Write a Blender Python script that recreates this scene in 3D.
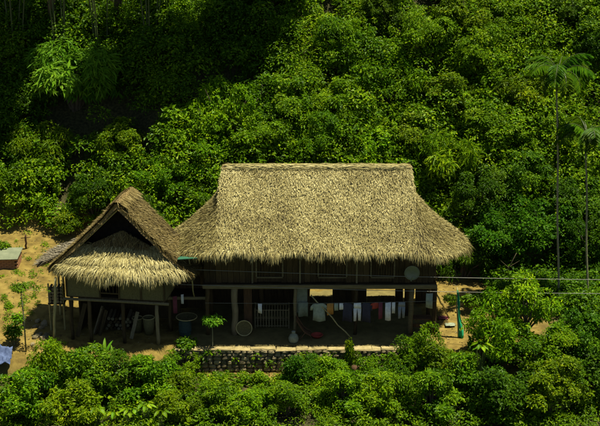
import bpy, math, numpy as np
from mathutils import Vector, Matrix
R = math.radians
scene = bpy.context.scene
for o in list(bpy.data.objects): bpy.data.objects.remove(o)

# ---------------------------------------------------------------- camera
FPX = 1196.0                       # focal length in pixels of the 600 px wide photo
PITCH = R(18)
CAM = np.array([0.0, -43.75, 19.3])
cd = bpy.data.cameras.new('camera'); cam = bpy.data.objects.new('camera', cd)
scene.collection.objects.link(cam); scene.camera = cam
cam.location = CAM; cam.rotation_euler = (math.pi/2 - PITCH, 0, 0)
cd.sensor_width = 36; cd.lens = 36*FPX/600; cd.clip_end = 2000; cd.clip_start = 0.5
# ---------------------------------------------------------------- sky, sun, exposure
SUN = Vector((0.27, -0.03, 0.96)).normalized()
w = bpy.data.worlds.new('World'); scene.world = w; w.use_nodes = True
nt = w.node_tree; nt.nodes.clear()
sky = nt.nodes.new('ShaderNodeTexSky'); sky.sky_type = 'NISHITA'; sky.sun_disc = False
sky.sun_elevation = math.asin(SUN.z); sky.sun_rotation = math.atan2(SUN.x, SUN.y)
sky.dust_density = 0.6; sky.ozone_density = 0.6; sky.air_density = 0.8
bg = nt.nodes.new('ShaderNodeBackground'); bg.inputs[1].default_value = 0.05
out = nt.nodes.new('ShaderNodeOutputWorld')
nt.links.new(sky.outputs[0], bg.inputs[0]); nt.links.new(bg.outputs[0], out.inputs[0])
sd = bpy.data.lights.new('sun', 'SUN'); sd.energy = 5.0; sd.angle = R(0.5); sd.color = (1.0, 0.93, 0.74)
so = bpy.data.objects.new('sun', sd); scene.collection.objects.link(so)
so.rotation_euler = SUN.to_track_quat('Z', 'Y').to_euler(); so.location = (20, -10, 60)
scene.view_settings.view_transform = 'Standard'; scene.view_settings.look = 'None'
scene.view_settings.gamma = 1; scene.view_settings.use_curve_mapping = False
scene.view_settings.exposure = 0.95
scene.render.engine = 'CYCLES'; scene.cycles.use_denoising = True
scene.cycles.max_bounces = 6; scene.cycles.diffuse_bounces = 3; scene.cycles.transmission_bounces = 4
scene.cycles.glossy_bounces = 2; scene.cycles.caustics_reflective = False; scene.cycles.caustics_refractive = False

# ---------------------------------------------------------------- helpers
COL = scene.collection
rng = np.random.default_rng(11)
FWD = np.array([0, math.cos(PITCH), -math.sin(PITCH)]); UPV = np.array([0, math.sin(PITCH), math.cos(PITCH)])
def ray(px, py): return FWD + np.array([1.0, 0, 0])*(px-300)/FPX + UPV*(213-py)/FPX
def P(px, py, y):                  # the point of the place seen at a photo pixel, at depth y
    d = ray(px, py); t = (y-CAM[1])/d[1]; return CAM + d*t
def PX(px, y): return float(P(px, 330, y)[0])
def PZ(py, y): return float(P(300, py, y)[2])
def sstep(a, b, x):
    t = np.clip((x-a)/(b-a), 0, 1); return t*t*(3-2*t)
def hsh(i, j, k, s):
    n = (i*374761393 + j*668265263 + k*2147483647 + s*1274126177) & 0xffffffff
    n = ((n ^ (n >> 13))*1274126177) & 0xffffffff
    return ((n ^ (n >> 16)) & 0xffff)/65535.0
def vn3(x, y, z, s=0):             # value noise 0..1
    x, y, z = (np.asarray(a, float) for a in (x, y, z))
    i, j, k = (np.floor(a).astype(np.int64) for a in (x, y, z))
    f = [a-np.floor(a) for a in (x, y, z)]; f = [t*t*(3-2*t) for t in f]
    r = 0
    for a in (0, 1):
        for b in (0, 1):
            for c in (0, 1):
                wgt = (f[0] if a else 1-f[0])*(f[1] if b else 1-f[1])*(f[2] if c else 1-f[2])
                r = r + wgt*hsh(i+a, j+b, k+c, s)
    return r
def fbm(x, y, z=0.0, s=0):
    z = np.zeros_like(np.asarray(x, float)) + z
    return 0.55*vn3(x, y, z, s) + 0.3*vn3(x*2.1, y*2.1, z*2.1, s+5) + 0.15*vn3(x*4.3, y*4.3, z*4.3, s+9)
def nrmz(v): return v/np.maximum(np.linalg.norm(v, axis=-1, keepdims=True), 1e-9)

def tag(o, label=None, cat=None, group=None, kind=None):
    if label: o['label'] = label
    if cat: o['category'] = cat
    if group: o['group'] = group
    if kind: o['kind'] = kind
    return o
def empty(name, loc, rz=0, label=None, cat=None, group=None):
    o = bpy.data.objects.new(name, None); COL.objects.link(o); o.empty_display_size = 0.2
    o.location = loc; o.rotation_euler = (0, 0, rz)
    return tag(o, label, cat, group)
def link(name, me, parent=None, mat=None):
    if mat is not None and not me.materials: me.materials.append(mat)
    o = bpy.data.objects.new(name, me); COL.objects.link(o)
    if parent is not None: o.parent = parent
    return o
def np_mesh(name, V, F, attrs=None, smooth=False):   # V (n,3), F (m,k) all of one size
    me = bpy.data.meshes.new(name); V = np.ascontiguousarray(V, np.float32); F = np.ascontiguousarray(F, np.int32)
    m, k = F.shape
    me.vertices.add(len(V)); me.vertices.foreach_set('co', V.ravel())
    me.loops.add(m*k); me.loops.foreach_set('vertex_index', F.ravel())
    me.polygons.add(m); me.polygons.foreach_set('loop_start', np.arange(m, dtype=np.int32)*k)
    me.polygons.foreach_set('use_smooth', np.full(m, smooth))
    for nm, a in (attrs or {}).items():
        at = me.attributes.new(nm, 'FLOAT', 'POINT'); at.data.foreach_set('value', np.ascontiguousarray(a, np.float32))
    me.update(calc_edges=True)
    return me
class MB:                           # collects boxes, tubes, grids into ONE mesh
    def __init__(s): s.v = []; s.f = []
    def add(s, vs, fs):
        b = len(s.v); s.v += [tuple(map(float, p)) for p in vs]; s.f += [tuple(b+i for i in f) for f in fs]; return s
    def box(s, c, size, rot=(0, 0, 0), bev=0.0, jit=0.0):
        from mathutils import Euler
        m = Euler(rot).to_matrix(); hx, hy, hz = (a/2 for a in size); vs = []
        b = min(bev, hx*.9, hy*.9, hz*.9)
        if b <= 0:
            for z in (-hz, hz):
                for x, y in ((-hx, -hy), (hx, -hy), (hx, hy), (-hx, hy)): vs.append((x, y, z))
            fs = [(3, 2, 1, 0), (4, 5, 6, 7), (0, 1, 5, 4), (1, 2, 6, 5), (2, 3, 7, 6), (3, 0, 4, 7)]
        else:
            for z, k in ((-hz, b), (-hz+b, 0), (hz-b, 0), (hz, b)):
                for x, y in ((-hx+k, -hy+k), (hx-k, -hy+k), (hx-k, hy-k), (-hx+k, hy-k)): vs.append((x, y, z))
            fs = [(3, 2, 1, 0), (12, 13, 14, 15)]
            for r in range(3):
                for i in range(4): fs.append((r*4+i, r*4+(i+1) % 4, r*4+4+(i+1) % 4, r*4+4+i))
        q = []
        for p in vs:
            p = Vector(p)
            if jit: p += Vector(rng.uniform(-jit, jit, 3))
            q.append(m @ p + Vector(c))
        return s.add(q, fs)
    def tube(s, pts, rad, n=6, cap=True):
        pts = [Vector(p) for p in pts]; rad = [rad]*len(pts) if np.isscalar(rad) else list(rad)
        vs, fs = [], []; prev = None
        for i, p in enumerate(pts):
            t = (pts[min(i+1, len(pts)-1)] - pts[max(i-1, 0)]).normalized()
            a = (Vector((1, 0, 0)) if abs(t.x) < .8 else Vector((0, 1, 0))) if prev is None else prev
            u = (a - t*a.dot(t)).normalized(); prev = u; v = t.cross(u)
            for k in range(n):
                an = 2*math.pi*k/n; vs.append(p + (u*math.cos(an)+v*math.sin(an))*rad[i])
        for i in range(len(pts)-1):
            for k in range(n): fs.append((i*n+k, i*n+(k+1) % n, (i+1)*n+(k+1) % n, (i+1)*n+k))
        if cap: fs.append(tuple(range(n))[::-1]); fs.append(tuple((len(pts)-1)*n+k for k in range(n)))
        return s.add(vs, fs)
    def lathe(s, prof, c=(0, 0, 0), n=16):      # prof: (r, z)
        vs, fs = [], []
        for r, z in prof:
            for k in range(n):
                a = 2*math.pi*k/n; vs.append((c[0]+r*math.cos(a), c[1]+r*math.sin(a), c[2]+z))
        for i in range(len(prof)-1):
            for k in range(n): fs.append((i*n+k, i*n+(k+1) % n, (i+1)*n+(k+1) % n, (i+1)*n+k))
        return s.add(vs, fs)
    def grid(s, fn, nu, nv):
        vs = [fn(i/nu, j/nv) for j in range(nv+1) for i in range(nu+1)]
        fs = [(j*(nu+1)+i, j*(nu+1)+i+1, (j+1)*(nu+1)+i+1, (j+1)*(nu+1)+i) for j in range(nv) for i in range(nu)]
        return s.add(vs, fs)
    def mesh(s, name, smooth=False):
        me = bpy.data.meshes.new(name); me.from_pydata(s.v, [], s.f); me.update()
        if smooth: me.polygons.foreach_set('use_smooth', [True]*len(me.polygons))
        return me
    def build(s, name, mat, parent=None, smooth=False): return link(name, s.mesh(name, smooth), parent, mat)

# ---------------------------------------------------------------- materials
def mat_base(name):
    m = bpy.data.materials.new(name); m.use_nodes = True; n = m.node_tree; n.nodes.clear()
    o = n.nodes.new('ShaderNodeOutputMaterial'); b = n.nodes.new('ShaderNodeBsdfPrincipled')
    n.links.new(b.outputs[0], o.inputs[0]); b.inputs['Roughness'].default_value = .8
    b.inputs['Specular IOR Level'].default_value = .25
    return m, n, b, o
def ramp(n, stops):
    r = n.nodes.new('ShaderNodeValToRGB'); e = r.color_ramp.elements
    while len(e) > 1: e.remove(e[-1])
    e[0].position = stops[0][0]; e[0].color = (*stops[0][1], 1)
    for p, c in stops[1:]:
        k = e.new(p); k.color = (*c, 1)
    return r
def noise_mat(name, stops, scale=4, rough=.85, bump=.3, stretch=(1, 1, 1), detail=6, spec=.2, coord='Object', rnd=.25, wave=None):
    m, n, b, o = mat_base(name)
    tc = n.nodes.new('ShaderNodeTexCoord'); mp = n.nodes.new('ShaderNodeMapping'); mp.inputs['Scale'].default_value = stretch
    n.links.new(tc.outputs[coord], mp.inputs[0])
    nz = n.nodes.new('ShaderNodeTexNoise'); nz.inputs['Scale'].default_value = scale; nz.inputs['Detail'].default_value = detail
    nz.inputs['Roughness'].default_value = .65
    n.links.new(mp.outputs[0], nz.inputs['Vector'])
    oi = n.nodes.new('ShaderNodeObjectInfo'); ma = n.nodes.new('ShaderNodeMath'); ma.operation = 'MULTIPLY_ADD'
    ma.inputs[1].default_value = rnd; n.links.new(oi.outputs['Random'], ma.inputs[0])
    sb = n.nodes.new('ShaderNodeMath'); sb.operation = 'SUBTRACT'; sb.inputs[1].default_value = rnd/2
    n.links.new(nz.outputs[0], sb.inputs[0]); n.links.new(sb.outputs[0], ma.inputs[2])
    r = ramp(n, stops); n.links.new(ma.outputs[0], r.inputs[0]); n.links.new(r.outputs[0], b.inputs['Base Color'])
    b.inputs['Roughness'].default_value = rough; b.inputs['Specular IOR Level'].default_value = spec
    h = nz.outputs[0]
    if wave:
        wv = n.nodes.new('ShaderNodeTexWave'); wv.inputs['Scale'].default_value = wave; wv.bands_direction = 'DIAGONAL'
        n.links.new(tc.outputs[coord], wv.inputs[0]); ad = n.nodes.new('ShaderNodeMath'); ad.operation = 'ADD'
        n.links.new(wv.outputs[1], ad.inputs[0]); n.links.new(nz.outputs[0], ad.inputs[1]); h = ad.outputs[0]
    bp = n.nodes.new('ShaderNodeBump'); bp.inputs['Strength'].default_value = bump; bp.inputs['Distance'].default_value = .03
    n.links.new(h, bp.inputs['Height']); n.links.new(bp.outputs[0], b.inputs['Normal'])
    return m
def leaf_mat(name, c0, c1, c2, trans=.35, rough=.45, hue=.06):
    m, n, b, o = mat_base(name)
    at = n.nodes.new('ShaderNodeAttribute'); at.attribute_name = 'rnd'
    r = ramp(n, [(0, c0), (.5, c1), (1, c2)]); n.links.new(at.outputs['Fac'], r.inputs[0])
    oi = n.nodes.new('ShaderNodeObjectInfo')
    hs = n.nodes.new('ShaderNodeHueSaturation')
    for sock, lo, hi in (('Hue', .5-hue*.45, .5+hue*.10), ('Value', .85, 1.15)):
        mr = n.nodes.new('ShaderNodeMapRange'); mr.inputs[3].default_value = lo; mr.inputs[4].default_value = hi
        n.links.new(oi.outputs['Random'], mr.inputs[0]); n.links.new(mr.outputs[0], hs.inputs[sock])
    n.links.new(r.outputs[0], hs.inputs['Color']); n.links.new(hs.outputs[0], b.inputs['Base Color'])
    b.inputs['Roughness'].default_value = rough; b.inputs['Specular IOR Level'].default_value = .10
    t = n.nodes.new('ShaderNodeBsdfTranslucent'); n.links.new(hs.outputs[0], t.inputs[0])
    mx = n.nodes.new('ShaderNodeMixShader'); mx.inputs[0].default_value = trans
    n.links.new(b.outputs[0], mx.inputs[1]); n.links.new(t.outputs[0], mx.inputs[2]); n.links.new(mx.outputs[0], o.inputs[0])
    return m
def straw_mat(name, stops):
    m, n, b, o = mat_base(name)
    at = n.nodes.new('ShaderNodeAttribute'); at.attribute_name = 'rnd'
    r = ramp(n, stops); n.links.new(at.outputs['Fac'], r.inputs[0]); n.links.new(r.outputs[0], b.inputs['Base Color'])
    b.inputs['Roughness'].default_value = .7
    return m
M = {}
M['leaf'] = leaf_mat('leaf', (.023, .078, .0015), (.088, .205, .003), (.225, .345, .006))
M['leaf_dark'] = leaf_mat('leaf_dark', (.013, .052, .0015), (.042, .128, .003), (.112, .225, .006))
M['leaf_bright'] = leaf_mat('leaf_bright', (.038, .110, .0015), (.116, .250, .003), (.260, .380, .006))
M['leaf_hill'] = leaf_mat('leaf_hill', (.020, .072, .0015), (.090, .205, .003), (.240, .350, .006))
M['leaf_fresh'] = leaf_mat('leaf_fresh', (.045, .150, .006), (.085, .220, .008), (.15, .29, .015))
M['straw'] = straw_mat('straw', [(0, (.045, .034, .010)), (.35, (.145, .119, .035)), (.65, (.265, .226, .078)), (1, (.43, .385, .175))])
M['straw_old'] = straw_mat('straw_old', [(0, (.035, .025, .007)), (.4, (.115, .085, .022)), (.75, (.18, .14, .048)), (1, (.28, .235, .10))])
M['straw_grey'] = straw_mat('straw_grey', [(0, (.06, .052, .034)), (.5, (.14, .12, .075)), (1, (.24, .215, .15))])
M['thatch'] = noise_mat('thatch', [(.3, (.08, .055, .02)), (.7, (.26, .19, .07))], 14, .9, .6, (1, 1, .4))
M['wood'] = noise_mat('wood', [(.3, (.028, .019, .007)), (.7, (.085, .057, .021))], 6, .8, .3, (4, 4, .5))
M['gable_shade'] = noise_mat('gable_shade', [(.3, (.008, .006, .004)), (.7, (.022, .017, .010))], 6, .9, .3)  # near-black colour painted as the shade inside the hut's open gable
M['wood_pale'] = noise_mat('wood_pale', [(.3, (.11, .088, .045)), (.7, (.22, .18, .095))], 6, .8, .3, (4, 4, .5))
M['wood_red'] = noise_mat('wood_red', [(.3, (.05, .028, .012)), (.7, (.11, .06, .026))], 6, .8, .3, (4, 4, .5))
M['beam'] = noise_mat('beam', [(.3, (.085, .07, .032)), (.7, (.17, .14, .068))], 5, .8, .3, (.5, 4, 4))
M['bamboo'] = noise_mat('bamboo', [(.3, (.20, .17, .06)), (.7, (.38, .32, .13))], 5, .55, .2, (3, 3, .6), spec=.4)
M['bamboo_green'] = noise_mat('bamboo_green', [(.3, (.03, .05, .01)), (.7, (.08, .10, .025))], 4, .5, .2, (3, 3, .6), spec=.4)
M['woven'] = noise_mat('woven', [(.3, (.085, .072, .026)), (.7, (.17, .145, .055))], 22, .8, .5, (1, 1, 1), wave=20)
M['earth'] = noise_mat('earth', [(.25, (.066, .046, .010)), (.42, (.125, .088, .019)), (.55, (.18, .130, .029)), (.75, (.25, .187, .047))], 2.2, .95, 1.0, detail=10, rnd=0)
def add_soil(m):                    # dark leafy soil where nobody treads (mesh attribute 'soil')
    n = m.node_tree; b = next(k for k in n.nodes if k.type == 'BSDF_PRINCIPLED'); src = b.inputs['Base Color'].links[0].from_socket
    at = n.nodes.new('ShaderNodeAttribute'); at.attribute_name = 'soil'; mx = n.nodes.new('ShaderNodeMix'); mx.data_type = 'RGBA'
    nz = n.nodes.new('ShaderNodeTexNoise'); nz.inputs['Scale'].default_value = 9; nz.inputs['Detail'].default_value = 8
    tc = n.nodes.new('ShaderNodeTexCoord'); n.links.new(tc.outputs['Object'], nz.inputs['Vector'])
    r = ramp(n, [(.35, (.018, .020, .006)), (.65, (.06, .055, .018))]); n.links.new(nz.outputs[0], r.inputs[0])
    n.links.new(at.outputs['Fac'], mx.inputs[0]); n.links.new(src, mx.inputs[6]); n.links.new(r.outputs[0], mx.inputs[7]); n.links.new(mx.outputs[2], b.inputs['Base Color'])
add_soil(M['earth'])
M['cement'] = noise_mat('cement', [(.3, (.13, .105, .04)), (.5, (.26, .21, .09)), (.7, (.36, .30, .14))], 3, .9, .4, detail=10, rnd=.1)
M['stone'] = noise_mat('stone', [(.3, (.09, .075, .038)), (.7, (.23, .19, .10))], 5, .9, .5, rnd=.5)
M['mortar'] = noise_mat('mortar', [(.3, (.05, .042, .02)), (.7, (.12, .095, .05))], 8, .95, .5)
M['bark'] = noise_mat('bark', [(.3, (.05, .04, .025)), (.7, (.15, .12, .075))], 8, .9, .8, (3, 3, .7))
M['palm_bark'] = noise_mat('palm_bark', [(.3, (.12, .12, .06)), (.7, (.26, .25, .14))], 8, .85, .5, (1, 1, 6))
M['metal_grey'] = noise_mat('metal_grey', [(.3, (.11, .13, .075)), (.7, (.18, .20, .12))], 3, .5, .05, spec=.5)
M['cable'] = noise_mat('cable', [(.3, (.13, .13, .10)), (.7, (.19, .19, .15))], 3, .5, .0, spec=.5)
def plain(name, c, rough=.8, d=.25):
    M[name] = noise_mat(name, [(.3, tuple(a*(1-d) for a in c)), (.7, tuple(a*(1+d) for a in c))], 7, rough, .15, rnd=.05)
for nm, c in dict(white_cloth=(.62, .62, .56), grey_cloth=(.26, .30, .22), orange_cloth=(.42, .20, .04), red_cloth=(.30, .05, .03), dark_cloth=(.035, .035, .05),
                  maroon_cloth=(.16, .04, .05), denim=(.20, .22, .22), green_net=(.02, .34, .15), blue_tarp=(.07, .10, .19), teal_plastic=(.03, .05, .04),
                  pale_plastic=(.17, .19, .13), green_metal=(.025, .10, .055), brick=(.26, .13, .06), floral=(.20, .23, .15), dry_leaf=(.40, .30, .12)).items(): plain(nm, c)
M['glass'] = noise_mat('glass', [(.3, (.10, .12, .10)), (.7, (.16, .19, .16))], 3, .15, 0, spec=.6)

# ---------------------------------------------------------------- ground
def H(x, y):
    x = np.asarray(x, float); y = np.asarray(y, float)
    lf = sstep(-6.0, -9.2, x); rt = sstep(4.6, 6.2, x)
    nz = fbm(x*.35+40, y*.35+40, 0, 3)-.5
    y0 = 6.2 + 2.3*lf + nz*1.0
    z = .165*np.clip(y-.9, 0, 8)*lf
    t = np.maximum(y-y0, 0)
    z = z + (1.05-.75*lf)*sstep(0, 1.1, t) + .98*np.clip(t-.7, 0, 16) + .55*np.clip(t-16.7, 0, 60)
    mid = (1-sstep(-4.6, -5.8, x))*(1-rt)
    dm = sstep(-1.10, -1.28, y); ds = sstep(-.9, -3.2, y)
    z = z - .95*(dm*mid + ds*(1-mid))
    z = z - .17*np.clip(-y-2, 0, 7) - .40*np.clip(-y-9, 0, 18)
    flat = sstep(-5.8, -5.0, x)*(1-sstep(4.4, 5.0, x))*sstep(-1.7, -1.5, y)*(1-sstep(4.3, 4.8, y))
    rough = (fbm(x*1.7, y*1.7, 0, 8)-.5)*.16 + (fbm(x*.5, y*.5, 0, 2)-.5)*.5*sstep(.5, 3, t)
    return z + rough*(1-flat) - .02*flat
def G(px, py):                      # where the ground is seen at a photo pixel
    d = ray(px, py); ts = np.linspace(25, 90, 2600)
    p = CAM[None] + d[None]*ts[:, None]; below = p[:, 2] < H(p[:, 0], p[:, 1])
    i = int(np.argmax(below)); q = p[i].copy(); q[2] = float(H(q[0], q[1])); return q
def axis(parts): return np.unique(np.round(np.concatenate([np.arange(a, b, s) for a, b, s in parts]), 4))
gx = axis([(-320, -40, 20), (-40, -14, 1.0), (-14, 14, .2), (14, 40, 1.0), (40, 321, 20)])
gy = axis([(-320, -60, 20), (-60, -12, 2), (-12, -2, .25), (-2, -1.2, .08), (-1.2, 20, .2), (20, 60, 1.5), (60, 321, 20)])
X, Y = np.meshgrid(gx, gy); Z = H(X, Y)
ny, nx = X.shape; idx = np.arange(ny*nx).reshape(ny, nx)
F = np.stack([idx[:-1, :-1], idx[:-1, 1:], idx[1:, 1:], idx[1:, :-1]], -1).reshape(-1, 4)
nsoil = (fbm(X*.8, Y*.8, 0, 12)-.5)*1.6; lfx = sstep(-6.0, -9.2, X)
soil = np.maximum(sstep(7.3, 8.3, Y+nsoil-1.9*lfx), sstep(-1.9, -3.0, Y+nsoil+1.2*lfx*0))
soil = np.maximum(soil, sstep(9.2, 11, X+nsoil))
me = np_mesh('ground', np.stack([X, Y, Z], -1).reshape(-1, 3), F, {'soil': soil.ravel()}, smooth=True)
tag(link('ground', me, None, M['earth']), kind='structure')

# terrace floor and its stone retaining wall
TX0, TX1, TY0 = PX(174, -1.4), PX(432, -1.4), -1.42
mb = MB()
mb.grid(lambda u, v: (TX0+.25+(TX1-TX0-.25)*u, TY0+.34+(4.4-TY0)*v, .004+.012*float(fbm(u*40, v*20))), 60, 30)
tag(mb.build('terrace_floor', noise_mat('packed_earth', [(.3, (.085, .070, .022)), (.7, (.17, .14, .046))], 2.5, .95, .4, detail=10), None, True), kind='structure')
wall = empty('retaining_wall', (0, TY0, -1.0), 0, 'rough fieldstone retaining wall holding up the terrace in front of the house', 'wall')
MB().box(((TX0+TX1)/2, .18, .36), (TX1-TX0-.06, .22, 1.10)).build('core', M['mortar'], wall)
x = TX0
while x < TX1-.1:
    l = min(rng.uniform(.3, 1.1), TX1-x)
    MB().box((x+l/2, .17+rng.uniform(-.03, .03), .96+rng.uniform(-.015, .015)), (l-.004, .34, .07), (0, rng.uniform(-.015, .015), rng.uniform(-.03, .03)), .028, .022).build('coping_slab', M['cement'], wall); x += l
stones = []
for k in range(8):
    mb = MB(); nlat, nlon = 4, 7
    vs, fs = [(0, 0, -1)], []
    for i in range(1, nlat):
        for j in range(nlon):
            a, b = math.pi*i/nlat, 2*math.pi*(j+.3*(i % 2))/nlon; r = rng.uniform(.85, 1.12)
            v = np.array([math.sin(a)*math.cos(b), math.sin(a)*math.sin(b), -math.cos(a)]); v = np.sign(v)*np.abs(v)**.7
            vs.append(tuple(v*r))
    vs.append((0, 0, 1)); L = len(vs)-1
    for j in range(nlon):
        fs.append((0, 1+(j+1) % nlon, 1+j)); fs.append((L, L-nlon+j, L-nlon+(j+1) % nlon))
        for i in range(nlat-2):
            a = 1+i*nlon; fs.append((a+j, a+(j+1) % nlon, a+nlon+(j+1) % nlon, a+nlon+j))
    m_ = mb.add(vs, fs).mesh('stone'); m_.materials.append(M['stone']); stones.append(m_)
zrow = .04; cnt = 0
while zrow < .84 and cnt < 295:
    hh = rng.uniform(.13, .19); x = TX0+.02
    while x < TX1-.1 and cnt < 295:
        l = rng.uniform(.17, .36)
        s_ = link('stone', stones[rng.integers(8)], wall); cnt += 1
        s_.location = (x+l/2, .06+rng.uniform(-.02, .03), zrow+hh/2+rng.uniform(-.02, .02)); s_.scale = (l*.5, .11, hh*.52)
        s_.rotation_euler = (rng.uniform(-.2, .2), rng.uniform(-.22, .22), rng.uniform(-.2, .2)); x += l*.97
    zrow += hh*.95

# ---------------------------------------------------------------- thatch
def strands(pos, down, nrm, L, W, rnd, droop=.1, lift=.02):
    n = len(pos); down = nrmz(down); side = nrmz(np.cross(down, nrm))
    L = L[:, None]; W = W[:, None]
    p0 = pos + nrm*lift; p1 = p0 + down*L*.55 + nrm*L*.06; p2 = p0 + down*L - nrm*0*L + np.array([0, 0, -1.])*L*droop
    V = np.stack([p0-side*W*.5, p0+side*W*.5, p1+side*W*.5, p1-side*W*.5, p2], 1).reshape(-1, 3)
    b = (np.arange(n)*5)[:, None]
    F = np.concatenate([b+np.array([[0, 1, 2]]), b+np.array([[0, 2, 3]]), b+np.array([[3, 2, 4]])], 0)
    return V, F, np.repeat(rnd, 5)
def merge(parts):
    Vs, Fs, As = [], [], []; o = 0
    for V, F, A in parts: Vs.append(V); Fs.append(F+o); As.append(A); o += len(V)
    return np.concatenate(Vs), np.concatenate(Fs), np.concatenate(As)
class Roof:     # hipped-gable thatch with rounded hips; ridge along local x
    def __init__(s, a0, a1, ah, d, h, e, v0, zr, yr=0, dip=.2, hz=0.0, seed=1, bul=.05, p=1.0, db=None):
        s.__dict__.update(locals()); s.db = db or d; s.hs = 1.0
    def lump(s, x, y): return (fbm(np.asarray(x)*1.3+s.seed*7, np.asarray(y)*1.3, 0, s.seed)-.5)*2*s.bul
    def slope(s, u, v, side):       # side -1 front(y-), +1 back
        a = np.where(v < s.v0, s.a0+(s.a1-s.a0)*v/s.v0, s.a1+0*v)
        a = a + .06*(vn3(v*9, 3.3+side, np.sign(u)*2.2)-.5)
        x = u*a; y = s.yr + side*(s.d if side < 0 else s.db)*v; z = s.zr - s.h*(1.10*v-.10*v*v) + s.lump(x, y+z0(side))
        return np.stack([x, y, z], -1)
    def hip(s, f, v, sx):           # f 0..1 front..back
        ph = f*math.pi; wv = np.clip((v-s.v0)/(1-s.v0), 0, 2)
        x = sx*(s.ah + s.e*wv**s.p*np.sin(ph)); y = s.yr - np.where(np.cos(ph) > 0, s.d, s.db)*v*s.hs*np.cos(ph)
        z = s.zr - s.h*(1.10*v-.10*v*v) - s.dip*wv*np.sin(ph) + s.hz*np.sin(ph)**.5 + s.lump(x, y)
        return np.stack([x, y, z], -1)
    def frame(s, fn, a, b):
        ep = 1e-3; p = fn(a, b); dv = nrmz(fn(a, b+ep)-fn(a, b-ep)); du = fn(a+ep, b)-fn(a-ep, b)
        n = nrmz(np.cross(du, dv)); n = np.where(n[:, 2:3] < 0, -n, n); return p, dv, n
    def shell(s, th=.2):
        mb = MB()
        def piece(fn, u0, u1, v0, v1, nu, nv, rim):
            U, V = np.meshgrid(np.linspace(u0, u1, nu+1), np.linspace(v0, v1, nv+1))
            T = fn(U.ravel(), V.ravel()); B = T - np.array([0, 0, th]); n = len(T)
            q = []
            for j in range(nv):
                for i in range(nu):
                    a = j*(nu+1)+i; q.append((a, a+1, a+nu+2, a+nu+1)); q.append((n+a+nu+1, n+a+nu+2, n+a+1, n+a))
            e = nv*(nu+1)
            for i in range(nu): q.append((e+i, e+i+1, n+e+i+1, n+e+i))
            if rim:
                for j in range(nv):
                    for c in (0, nu):
                        a = j*(nu+1)+c; q.append((a, a+nu+1, n+a+nu+1, n+a))
            mb.add(np.concatenate([T, B]), q)
        for sd in (-1, 1): piece(lambda u, v: s.slope(u, v, sd), -1, 1, 0, 1, 40, 20, True)
        for sx in (-1, 1): piece(lambda u, v: s.hip(u, v, sx), 0, 1, s.v0+.01, 1, 28, 12, False)
        return mb
    def straw(s, nslope, nhip, neave, hip_sides=(1, 1), L0=.34, w0=.034, base=.5, hipbase=None, backfrac=.35, Le=None):
        Le = Le or L0
        parts = []
        def go(fn, a, b, base, L, lift, droop=.12, dirmix=None):
            p, dv, n = s.frame(fn, a, b); k = len(p)
            dv = dv + rng.normal(0, .38, (k, 3))
            if dirmix is not None: dv = nrmz(dv)*(1-dirmix) + np.array([0, 0, -1.])*dirmix
            tone = base + .45*(fbm(p[:, 0]*2.2, p[:, 1]*2.2, p[:, 2]*2.2, 4)-.5) + .40*(fbm(p[:, 0]*.7, p[:, 1]*.7, p[:, 2]*.7, 14)-.5) + rng.normal(0, .23, k)
            parts.append(strands(p, dv, n, L*rng.uniform(.6, 1.25, k), w0*rng.uniform(.6, 1.5, k), np.clip(tone, 0, 1), droop, lift*rng.uniform(.2, 1.4, k)[:, None]))
        for sd, fr in ((-1, 1), (1, backfrac)):
            k = int(nslope*fr); go(lambda u, v: s.slope(u, v, sd), rng.uniform(-1, 1, k), rng.uniform(.0, .97, k), base, L0, .035)
            k = int(neave*fr)
            u = rng.uniform(-1, 1, k); vv = rng.uniform(.9, 1.0, k)
            go(lambda u, v: s.slope(u, v, sd), u, vv, base+.05, Le*(.45+1.2*vn3(u*34, 1.1, sd)*vn3(u*9, 4.1, sd)+.3*vn3(u*9, 7.7, sd)), .02, .25, .25)
        for sx, on in zip((-1, 1), hip_sides):
            hb = base if hipbase is None else hipbase
            k = int(nhip*on); 
            if k: go(lambda u, v: s.hip(u, v, sx), rng.uniform(0, 1, k), np.sqrt(rng.uniform((s.v0)**2, .97**2, k)), hb, L0, .035)
            k = int(neave*.55*on); u = rng.uniform(0, 1, k)
            if k: go(lambda u, v: s.hip(u, v, sx), u, rng.uniform(.88, 1.0, k), hb+.08, Le*(.45+1.2*vn3(u*26, 2.1, sx)*vn3(u*7, 4.4, sx)+.3*vn3(u*7, 7.9, sx)), .02, .25, .3)
        return parts
def z0(side): return 50*side

def plank_wall(parent, x0, x1, y, z0_, z1, mat, wd=.24, along='x', gaps=()):
    wp = MB().box(((x0+x1)/2, y+.035, (z0_+z1)/2) if along == 'x' else (y+.035, (x0+x1)/2, (z0_+z1)/2),
                  (x1-x0-.04, .02, z1-z0_-.04) if along == 'x' else (.02, x1-x0-.04, z1-z0_-.04)).build('wall', M['wood'], parent)
    n = max(1, int((x1-x0)/wd)); wd = (x1-x0)/n
    me = MB().box((0, 0, 0), (wd-.012, .03, z1-z0_), (0, 0, 0), .006).mesh('plank'); me.materials.append(mat)
    for i in range(n):
        c = x0+wd*(i+.5)
        if any(a < c < b for a, b in gaps): continue
        p = link('plank', me, wp); dz = rng.uniform(-.02, .02)
        if along == 'x': p.location = (c, y-.003+rng.uniform(-.006, .003), (z0_+z1)/2+dz)
        else: p.location = (y-.003, c, (z0_+z1)/2+dz); p.rotation_euler = (0, 0, math.pi/2)
    return wp
def pole(parent, a, b, r, mat, name='post', n=7, wob=.012):
    a, b = Vector(a), Vector(b); k = 6
    pts = [a.lerp(b, i/k) + (Vector(rng.normal(0, wob, 3)) if 0 < i < k else Vector()) for i in range(k+1)]
    return MB().tube(pts, [r*rng.uniform(.9, 1.1) for _ in pts], n).build(name, mat, parent, True)

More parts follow.
